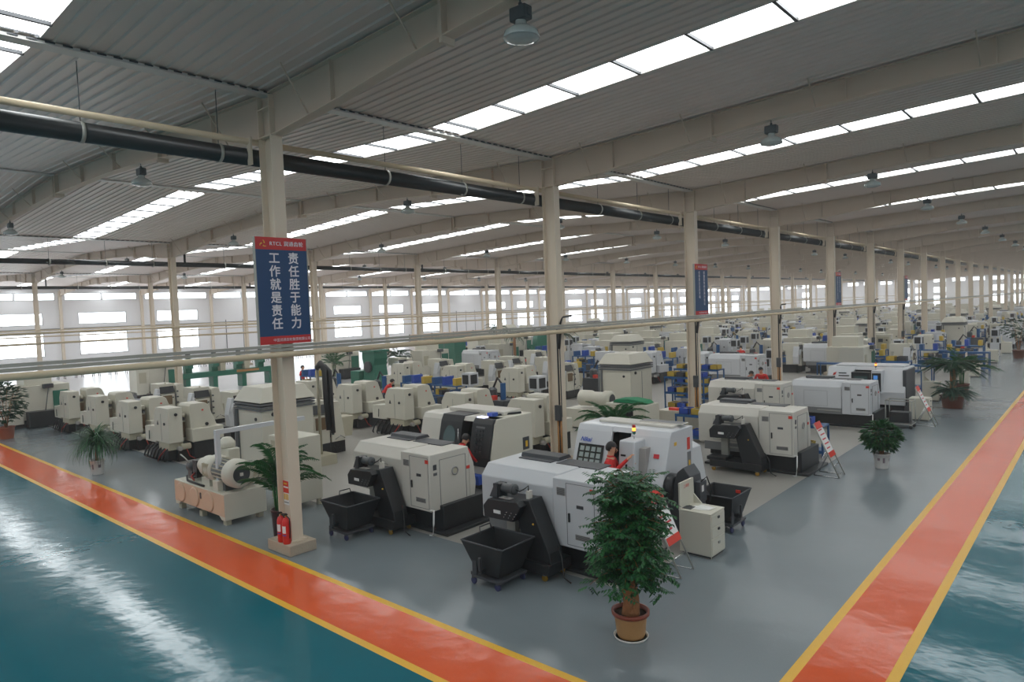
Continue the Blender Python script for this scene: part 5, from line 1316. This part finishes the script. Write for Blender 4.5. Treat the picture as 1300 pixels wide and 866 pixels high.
    for i in range(n + 1):
        for j in range(24):
            th = PI * i / n; a = 2 * PI * j / 24
            q = Vector((math.sin(th) * math.cos(a), math.sin(th) * math.sin(a), math.cos(th)))
            low = -.55 if q.y > -.05 else .22
            if q.z < low: q = q * (.82 if q.z < low - .3 else .93)
            vs.append(tuple(hd + R3 @ Vector((q.x * .1, q.y * .114 + .012, q.z * .118 + .045))))
    for i in range(n):
        for j in range(24):
            th = PI * (i + .5) / n; a = 2 * PI * (j + .5) / 24; y = math.sin(th) * math.sin(a); z = math.cos(th)
            if z > (.30 if y < -.25 else -.55): fs.append((i * 24 + j, i * 24 + (j + 1) % 24, (i + 1) * 24 + (j + 1) % 24, (i + 1) * 24 + j))
    h.faces(vs, fs, 'hair', True); hb = h.bm
    bmesh.ops.delete(hb, geom=[v for v in hb.verts if not v.link_faces], context='VERTS'); bmesh.ops.remove_doubles(hb, verts=hb.verts[:], dist=1e-4)
    h.build('hair', t)
    cl = MB(); nk = J['neck0'] + Vector((0, 0, .015)); cl.rev([(.07, 0), (.066, .045), (.06, .045), (.062, 0)], tuple(nk), 'jacket_red', n=18, caps=False); cl.build('collar', t)
    return t
person((-7.62, 11.42, 0), R(108), 'person in a red jacket reaching to the control panel of the touch-panel lathe', 'reach').scale = (1.06, 1.06, 1.07)
person((-12.0, 11.2, 0), R(170), 'person in red bending toward the black-doored lathe', 'bend')
person((-11.3, 29.0, 0), R(10), 'person in red standing behind the off-white lathe, facing the camera', 'work')
person((-11.95, 28.5, 0), R(75), 'person in red stooping beside the standing worker behind the off-white lathe', 'bend')
person((-35.9, 21.8, 0), R(120), 'person in red jacket and dark trousers standing just right of the first column', 'stand')
person((-31.4, 11.3, 0), R(100), 'person in red stooping between the front row machines at left', 'bend')
person((-25.2, 19.4, 0), R(150), 'person in red stooping right of the green press', 'bend')
person((-17.7, 42.0, 0), R(200), 'small far person in red among the machines right of the third column', 'work')

# ------------------------------------------------------------------ camera, world, colour management
cam = bpy.data.cameras.new('camera'); co = bpy.data.objects.new('camera', cam); COL.objects.link(co)
cam.sensor_fit = 'HORIZONTAL'; cam.sensor_width = 36.0; cam.lens = 862.26 / 1300 * 36.0; cam.clip_end = 600; cam.clip_start = .05
yaw, pitch, roll = R(-41.456), R(2.707), R(-2.1725)
f = Vector((math.sin(yaw), math.cos(yaw), 0)); r = Vector((math.cos(yaw), -math.sin(yaw), 0)); u = Vector((0, 0, 1))
f2 = f * math.cos(pitch) - u * math.sin(pitch); u2 = u * math.cos(pitch) + f * math.sin(pitch)
r3 = r * math.cos(roll) + u2 * math.sin(roll); u3 = u2 * math.cos(roll) - r * math.sin(roll)
mw = Matrix((r3, u3, -f2)).transposed().to_4x4(); mw.translation = Vector((0, 0, 4.6)); co.matrix_world = mw
SC.camera = co
w = bpy.data.worlds.new('world'); w.use_nodes = True; SC.world = w
bg = w.node_tree.nodes['Background']; bg.inputs[0].default_value = (*lin((232, 238, 246)), 1); bg.inputs[1].default_value = 0.7
SC.view_settings.view_transform = 'Standard'; SC.view_settings.look = 'None'; SC.view_settings.gamma = 1; SC.view_settings.use_curve_mapping = False
SC.view_settings.exposure = -0.38
SC.cycles.max_bounces = 6; SC.cycles.diffuse_bounces = 4; SC.cycles.glossy_bounces = 3; SC.cycles.use_denoising = True
SC.cycles.sample_clamp_indirect = 6.0

# thin dusty haze filling the hall
hz = MB(); hz.box(XW - .5, 27.5, fy(N0) - 2, YE + .5, -.2, 10.2, 'sticker_white'); ho = hz.build('haze')
hm = bpy.data.materials.new('haze'); hm.use_nodes = True; nt = hm.node_tree; nt.nodes.remove(nt.nodes['Principled BSDF'])
vs_ = nt.nodes.new('ShaderNodeVolumeScatter'); vs_.inputs['Density'].default_value = .0014; vs_.inputs['Anisotropy'].default_value = .2; vs_.inputs['Color'].default_value = (.95, .93, .92, 1)
nt.links.new(vs_.outputs[0], nt.nodes['Material Output'].inputs['Volume'])
ho.data.materials.clear(); ho.data.materials.append(hm)
tag(ho, 'thin dusty haze filling the whole hall, palest in the distance', 'haze', kind='stuff')
SC.cycles.volume_bounces = 1
